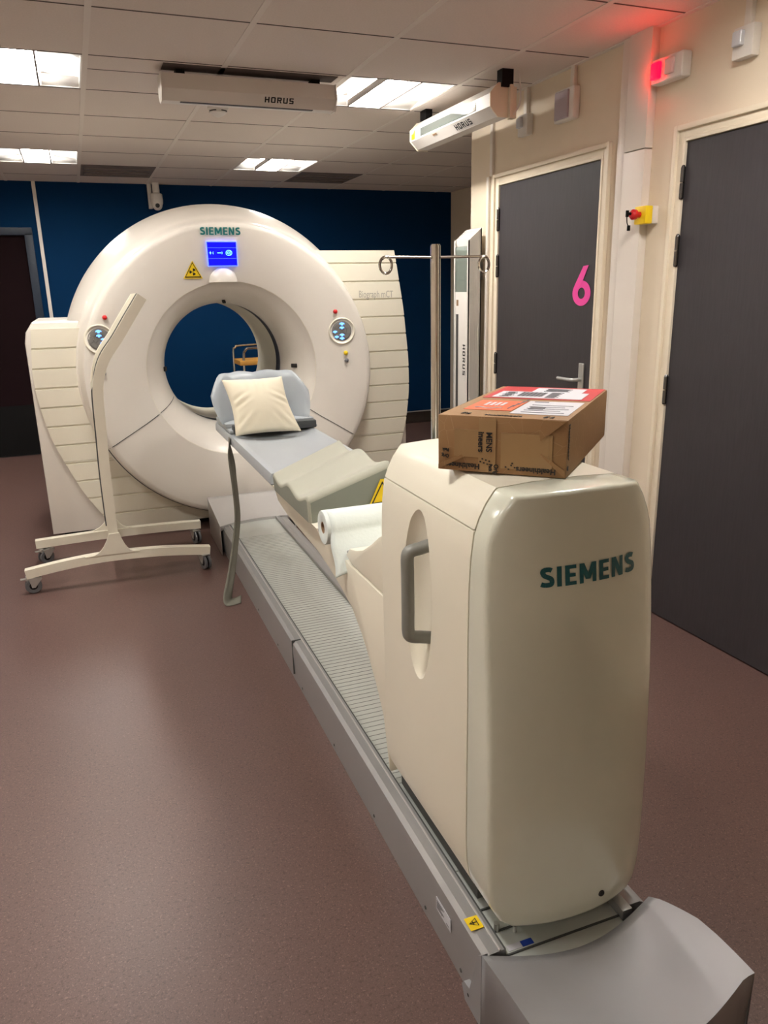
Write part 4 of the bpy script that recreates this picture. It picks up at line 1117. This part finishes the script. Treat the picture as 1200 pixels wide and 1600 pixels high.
# ceiling front laser, long axis along X
lf = thing('ceiling_laser', 'long white laser box marked HORUS hanging under the ceiling in front of the scanner', 'laser', (.89, 3.95, CZ))
bm = B(); prism(bm, [(3.90, 2.408), (3.895, 2.345), (3.925, 2.300), (3.99, 2.300), (4.02, 2.33), (4.02, 2.408)], 'x', .494, 1.305, bev=.003); obj('housing', bm, 'whiteplastic', lf)
bm = B(); prism(bm, [(3.893, 2.41), (3.888, 2.343), (3.921, 2.296), (3.994, 2.296), (4.025, 2.33), (4.025, 2.41)], 'x', .486, .494, bev=.002); obj('end_cap', bm, 'whiteplastic', lf); bm = B(); prism(bm, [(3.893, 2.41), (3.888, 2.343), (3.921, 2.296), (3.994, 2.296), (4.025, 2.33), (4.025, 2.41)], 'x', 1.305, 1.313, bev=.002); obj('end_cap', bm, 'whiteplastic', lf)
obj('window', box(B(), .57, 1.20, 3.932, 3.95, 2.297, 2.3015), 'gauge', lf, smooth=0)
obj('ceiling_gap', box(B(), .50, 1.31, 3.86, 3.97, 2.4335, 2.436), 'gridline', lf, smooth=0)
bm = B(); box(bm, .56, .60, 3.93, 3.99, 2.405, 2.4335); obj('bracket', bm, 'black', lf); bm = B(); box(bm, 1.20, 1.24, 3.93, 3.99, 2.405, 2.4335); obj('bracket', bm, 'black', lf)
laser_text(lf, (1.028, 3.9065, 2.3265), (1, 0, 0), (0, -.555, .83), .036)
bm = B(); poly(bm, (.68, 3.9060, 2.333), (1, 0, 0), (0, -.555, .83), [(-.018, .008), (-.018, -.006), (-.012, -.006), (-.012, .003), (.0, .003), (.006, -.008), (.016, -.008), (.016, .010), (.012, .010), (.012, .006), (0, .006)], .001); obj('maker_mark', bm, 'core', lf, smooth=0)
# ceiling laser by the right wall, long axis along Y
lr = thing('ceiling_laser', 'white octagonal laser box marked HORUS hanging near the right wall', 'laser', (2.0, 3.95, CZ))
def octo(cx, cz, w_, h_, c):
    return [(cx - w_ / 2, cz - h_ / 2 + c), (cx - w_ / 2 + c, cz - h_ / 2), (cx + w_ / 2, cz - h_ / 2), (cx + w_ / 2, cz + h_ / 2), (cx - w_ / 2 + c, cz + h_ / 2), (cx - w_ / 2, cz + h_ / 2 - c)]
oc = octo(2.0, 2.305, .105, .14, .042)
bm = B(); prism(bm, oc, 'y', 3.52, 4.46, bev=.002); hs2 = obj('housing', bm, 'whiteplastic', lr)
bm = B(); prism(bm, octo(2.0, 2.305, .112, .148, .044), 'y', 3.512, 3.522, bev=.001); obj('end_plate', bm, 'creamtrim', lr)
bm = B(); prism(bm, octo(2.0, 2.305, .112, .148, .044), 'y', 4.458, 4.466, bev=.001); obj('end_plate', bm, 'creamtrim', lr)
bm = B(); box(bm, 1.9455, 1.9475, 3.66, 4.32, 2.284, 2.326); wn = obj('window', bm, 'glass', lr, smooth=0)
bm = B(); box(bm, 1.9468, 1.9480, 3.665, 4.315, 2.286, 2.324); obj('window_back', bm, 'vent', wn, smooth=0)
bm = B(); box(bm, 2.0, 2.06, 3.50, 3.55, 2.36, 2.436); obj('bracket', bm, 'black', lr); bm = B(); box(bm, 2.0, 2.04, 4.36, 4.44, 2.37, 2.436); obj('bracket', bm, 'black', lr)
bm = B(); box(bm, 2.04, 2.058, 3.49, 3.512, 2.225, 2.37, .002); box(bm, 2.046, 2.075, 3.492, 3.53, 2.225, 2.36, .002); obj('mount_plate', bm, 'creamtrim', lr)
bm = B(); tube(bm, smoothpath([(2.085, 3.50, 2.43), (2.095, 3.495, 2.36), (2.09, 3.49, 2.29), (2.06, 3.495, 2.24)], 6), .004, 8); obj('cable', bm, 'whiteplastic', lr)
bm = B(); poly(bm, (1.9470, 4.425, 2.283), (0, -1, 0), (0, 0, 1), [(-.02, 0), (.026, .0), (.026, .048), (.006, .03), (-.02, .028)], .001); obj('yellow_sticker', bm, 'yellow', lr, smooth=0)
laser_text(lr, (1.9660, 3.83, 2.2555), (0, -1, 0), (-.7071, 0, .7071), .045)
bm = B(); quad(bm, (1.962, 4.18, 2.262), (0, -1, 0), (-.7071, 0, .7071), .05, .010); obj('maker_mark', bm, 'core', lr, smooth=0)
# tall wall laser column at the end of the right wall
lw = thing('wall_laser', 'tall white laser column marked HORUS mounted at the end of the right wall', 'laser', (2.2, 4.30, 0))
LX0, LX1, LY0, LY1 = 2.187, 2.272, 4.178, 4.375
bm = B()
def hollow(z0, z1a, z1b, t_=.006):
    # slanted top: inner side (x low) lower than wall side
    def zt(x): return z1a + (z1b - z1a) * (x - LX0) / (LX1 - LX0)
    def wallb(x0, x1, y0, y1):
        v = [bm.verts.new(p) for p in ((x0, y0, z0), (x1, y0, z0), (x1, y1, z0), (x0, y1, z0), (x0, y0, zt(x0)), (x1, y0, zt(x1)), (x1, y1, zt(x1)), (x0, y1, zt(x0)))]
        for f in ((0, 1, 2, 3), (4, 5, 6, 7), (0, 1, 5, 4), (1, 2, 6, 5), (2, 3, 7, 6), (3, 0, 4, 7)): bm.faces.new([v[i] for i in f])
    return wallb
wb = hollow(.42, 1.72, 1.79)
wb(LX0, LX1, LY0, LY0 + .006); wb(LX0, LX1, LY1 - .006, LY1); wb(LX1 - .008, LX1, LY0, LY1)
for k in range(5): wb(LX0 + .018 + k * .013, LX0 + .021 + k * .013, LY0, LY1)
wb(LX0, LX0 + .006, LY0, LY0 + .02); wb(LX0, LX0 + .006, LY1 - .02, LY1)
obj('column', bm, 'whiteplastic', lw, smooth=0)
obj('wall_bracket', box(B(), LX1, XW, LY0 + .05, LY1 - .05, .7, .8), 'steel', lw, smooth=0)
obj('wall_bracket', box(B(), LX1, XW, LY0 + .05, LY1 - .05, 1.5, 1.6), 'steel', lw, smooth=0)
bm = B(); box(bm, LX0 - .003, LX0 + .004, LY0 + .012, LY1 - .03, .42, 1.43, .001); fp = obj('front_panel', bm, 'whiteplastic', lw)
bm = B(); box(bm, LX0 + .002, LX0 + .004, LY0 + .02, LY1 - .02, 1.43, 1.69); obj('upper_window', bm, 'glass', lw, smooth=0)
bm = B(); box(bm, LX0 - .004, LX0 - .003, LY1 - .075, LY1 - .045, .6, 1.30); obj('slot_window', bm, 'gauge', fp, smooth=0)
lettering('lettering', 'HORUS', (LX0 - .0042, LY0 + .045, 1.03), (0, 0, -1), (0, -1, 0), .032, 'ink', fp, t=.2, gap=.25, xs=1.3, square=True, lift=-.0006)
bm = B(); box(bm, LX0 - .0042, LX0 - .003, LY1 - .075, LY1 - .05, 1.35, 1.385); obj('maker_mark', bm, 'core', fp, smooth=0)

# ================================================================== WALL DEVICES
# red indicator lamp
rl = thing('warning_lamp', 'white wall lamp box with its left half lit red beside the trunking', 'lamp', (XW, 2.73, 2.26))
prism_pts = [(0, 0)]
bm = B(); box(bm, XW - .048, XW, 2.60, 2.775, 2.215, 2.305, .010, 3); bd = obj('lamp_housing', bm, 'whiteplastic', rl)
bm = B(); box(bm, XW - .064, XW - .046, 2.712, 2.762, 2.230, 2.292, .008, 3); obj('lit_lens', bm, 'redlamp', rl)
bm = B(); box(bm, XW - .060, XW - .046, 2.640, 2.690, 2.235, 2.290, .006, 3); obj('clear_lens', bm, 'redlens', rl)
# emergency stop
es_ = thing('emergency_stop', 'yellow emergency stop box with red mushroom button and hanging keys', 'button', (XW, 2.75, 1.735))
obj('back_box', box(B(), XW - .030, XW, 2.725, 2.795, 1.695, 1.765, .003), 'trunk', es_)
obj('yellow_cover', box(B(), XW - .066, XW - .030, 2.725, 2.795, 1.695, 1.765, .004), 'yellow', es_)
bm = B(); lathe(bm, [(.012, 0), (.012, .018), (.020, .022), (.021, .036), (.014, .044), (0, .046)], (XW - .066, 2.762, 1.732), (-1, 0, 0), 24); obj('red_button', bm, 'red', es_)
bm = B(); lathe(bm, [(.006, 0), (.006, .012), (0, .012)], (XW - .112, 2.762, 1.735), (-1, 0, 0), 14); box(bm, XW - .136, XW - .122, 2.759, 2.765, 1.722, 1.748, .002)
tube(bm, smoothpath([(XW - .13, 2.762, 1.722), (XW - .125, 2.765, 1.70), (XW - .118, 2.765, 1.688)], 4), .002, 6); box(bm, XW - .124, XW - .110, 2.760, 2.766, 1.668, 1.69, .002); obj('key', bm, 'black', es_)
# siren / sounder with duct to ceiling
def sounder():
    t = thing('wall_speaker', 'square wall speaker with mauve grille on a duct above the door with the 6', 'speaker', (XW, 3.40, 2.26))
    obj('duct', box(B(), XW - .02, XW, 3.345, 3.375, 2.345, CZ, .003), 'trunk', t)
    obj('case', box(B(), XW - .038, XW, 3.315, 3.475, 2.205, 2.345, .010, 3), 'whiteplastic', t)
    obj('grille', box(B(), XW - .047, XW - .034, 3.350, 3.460, 2.215, 2.335, .006, 3), 'greyplastic', t)
sounder()
def sensor(y, label, zc, parts):
    t = thing('wall_sensor', label, 'sensor', (XW, y, zc))
    obj('duct', box(B(), XW - .02, XW, y - .016, y + .014, zc + .05, CZ, .003), 'trunk', t)
    obj('case', box(B(), XW - .036, XW, y - .05, y + .04, zc - .05, zc + .05, .004), 'whiteplastic', t)
    obj('lens', box(B(), XW - .054, XW - .034, y - .012, y + .030, zc - .012, zc + .036, .006, 3), 'sensor', t)
sensor(3.77, 'small white sensor box on a duct near the far ceiling laser bracket', 2.255, 0)
sensor(2.325, 'white sensor box on a wide duct at the upper right above the near door', 2.255, 0)
# dome camera on the back wall
dc = thing('dome_camera', 'white security dome camera mounted high on the dark blue wall', 'camera', (.81, YB, 2.3))
obj('wall_arm', box(B(), .765, .80, YB - .06, YB, 2.22, CZ, .006), 'whiteplastic', dc)
bm = B(); cyl(bm, (.835, YB - .10, 2.34), (.835, YB - .10, CZ), .032, 24); lathe(bm, [(.032, .06), (.052, .05), (.056, .0), (.054, -.03), (.045, -.05)], (.835, YB - .10, 2.29), (0, 0, 1), 28); obj('camera_body', bm, 'whiteplastic', dc)
bm = B(); bmesh.ops.create_uvsphere(bm, u_segments=24, v_segments=16, radius=.046); bmesh.ops.translate(bm, vec=(.835, YB - .105, 2.245), verts=bm.verts[:]); obj('dome', bm, 'whiteplastic', dc)
bm = B(); lathe(bm, [(.020, 0), (.018, .006), (0, .008)], (.832, YB - .148, 2.238), (-.05, -1, -.1), 20); obj('lens', bm, 'ink', dc)
# smoke detector
sd = thing('smoke_detector', 'white round smoke detector on the ceiling behind the front laser box', 'smoke detector', (.868, 4.62, CZ))
bm = B(); lathe(bm, [(.056, 0), (.056, -.016), (.050, -.020), (.046, -.034), (.024, -.048), (.010, -.054), (0, -.055)], (.868, 4.62, CZ), (0, 0, 1), 32); obj('detector_body', bm, 'whiteplastic', sd)
bm = B()
for k in range(4):
    a0 = PI / 2 * k + .2
    tube(bm, [(.868 + .0475 * math.cos(a0 + j * .2), 4.62 + .0475 * math.sin(a0 + j * .2), CZ - .027) for j in range(6)], .003, 6)
obj('vent_slots', bm, 'ink', sd)

# ================================================================== CART SEEN THROUGH THE BORE
ct = thing('trolley', 'metal trolley with tan shelf seen through the scanner opening', 'trolley', (1.62, 7.45, 0))
bm = B()
for y in (7.30, 7.60):
    tube(bm, smoothpath([(1.44, y, .04), (1.44, y, .80), (1.46, y, .93), (1.52, y, .95), (1.62, y, .94), (1.645, y, .90), (1.65, y, .80), (1.66, y, .04)] if y < 7.4 else [(1.40, y, .04), (1.40, y, .84), (1.42, y, .94), (1.5, y, .96), (1.9, y, .96), (1.94, y, .9), (1.95, y, .04)], 5), .012, 10)
obj('tube_frame', bm, 'chrome', ct)
obj('shelf', box(B(), 1.40, 2.0, 7.28, 7.62, .79, .835, .008), 'tan', ct)
obj('lower_shelf', box(B(), 1.42, 1.98, 7.30, 7.60, .30, .33, .006), 'tan', ct)
bm = B()
for x in (1.44, 1.93):
    for y in (7.30, 7.60): lathe(bm, [(0, -.01), (.02, -.01), (.02, .01), (0, .01)], (x, y, .02), (0, 1, 0), 16)
obj('wheels', bm, 'black', ct)
bm = B(); lathe(bm, [(.015, 0), (.06, 0), (.06, .2), (.015, .2), (.015, 0)], (1.66, 7.42, .98), (1, 0, 0), 28, capends=False)
rp = tag(obj('paper_roll', bm, 'paper', loc=(1.72, 7.42, .93)), 'white paper roll on the trolley seen through the scanner opening', 'paper roll')
bm = B(); cyl(bm, (1.64, 7.42, .98), (1.88, 7.42, .98), .008, 10); cyl(bm, (1.87, 7.42, .835), (1.87, 7.42, .98), .008, 10); obj('roll_holder', bm, 'chrome', ct)
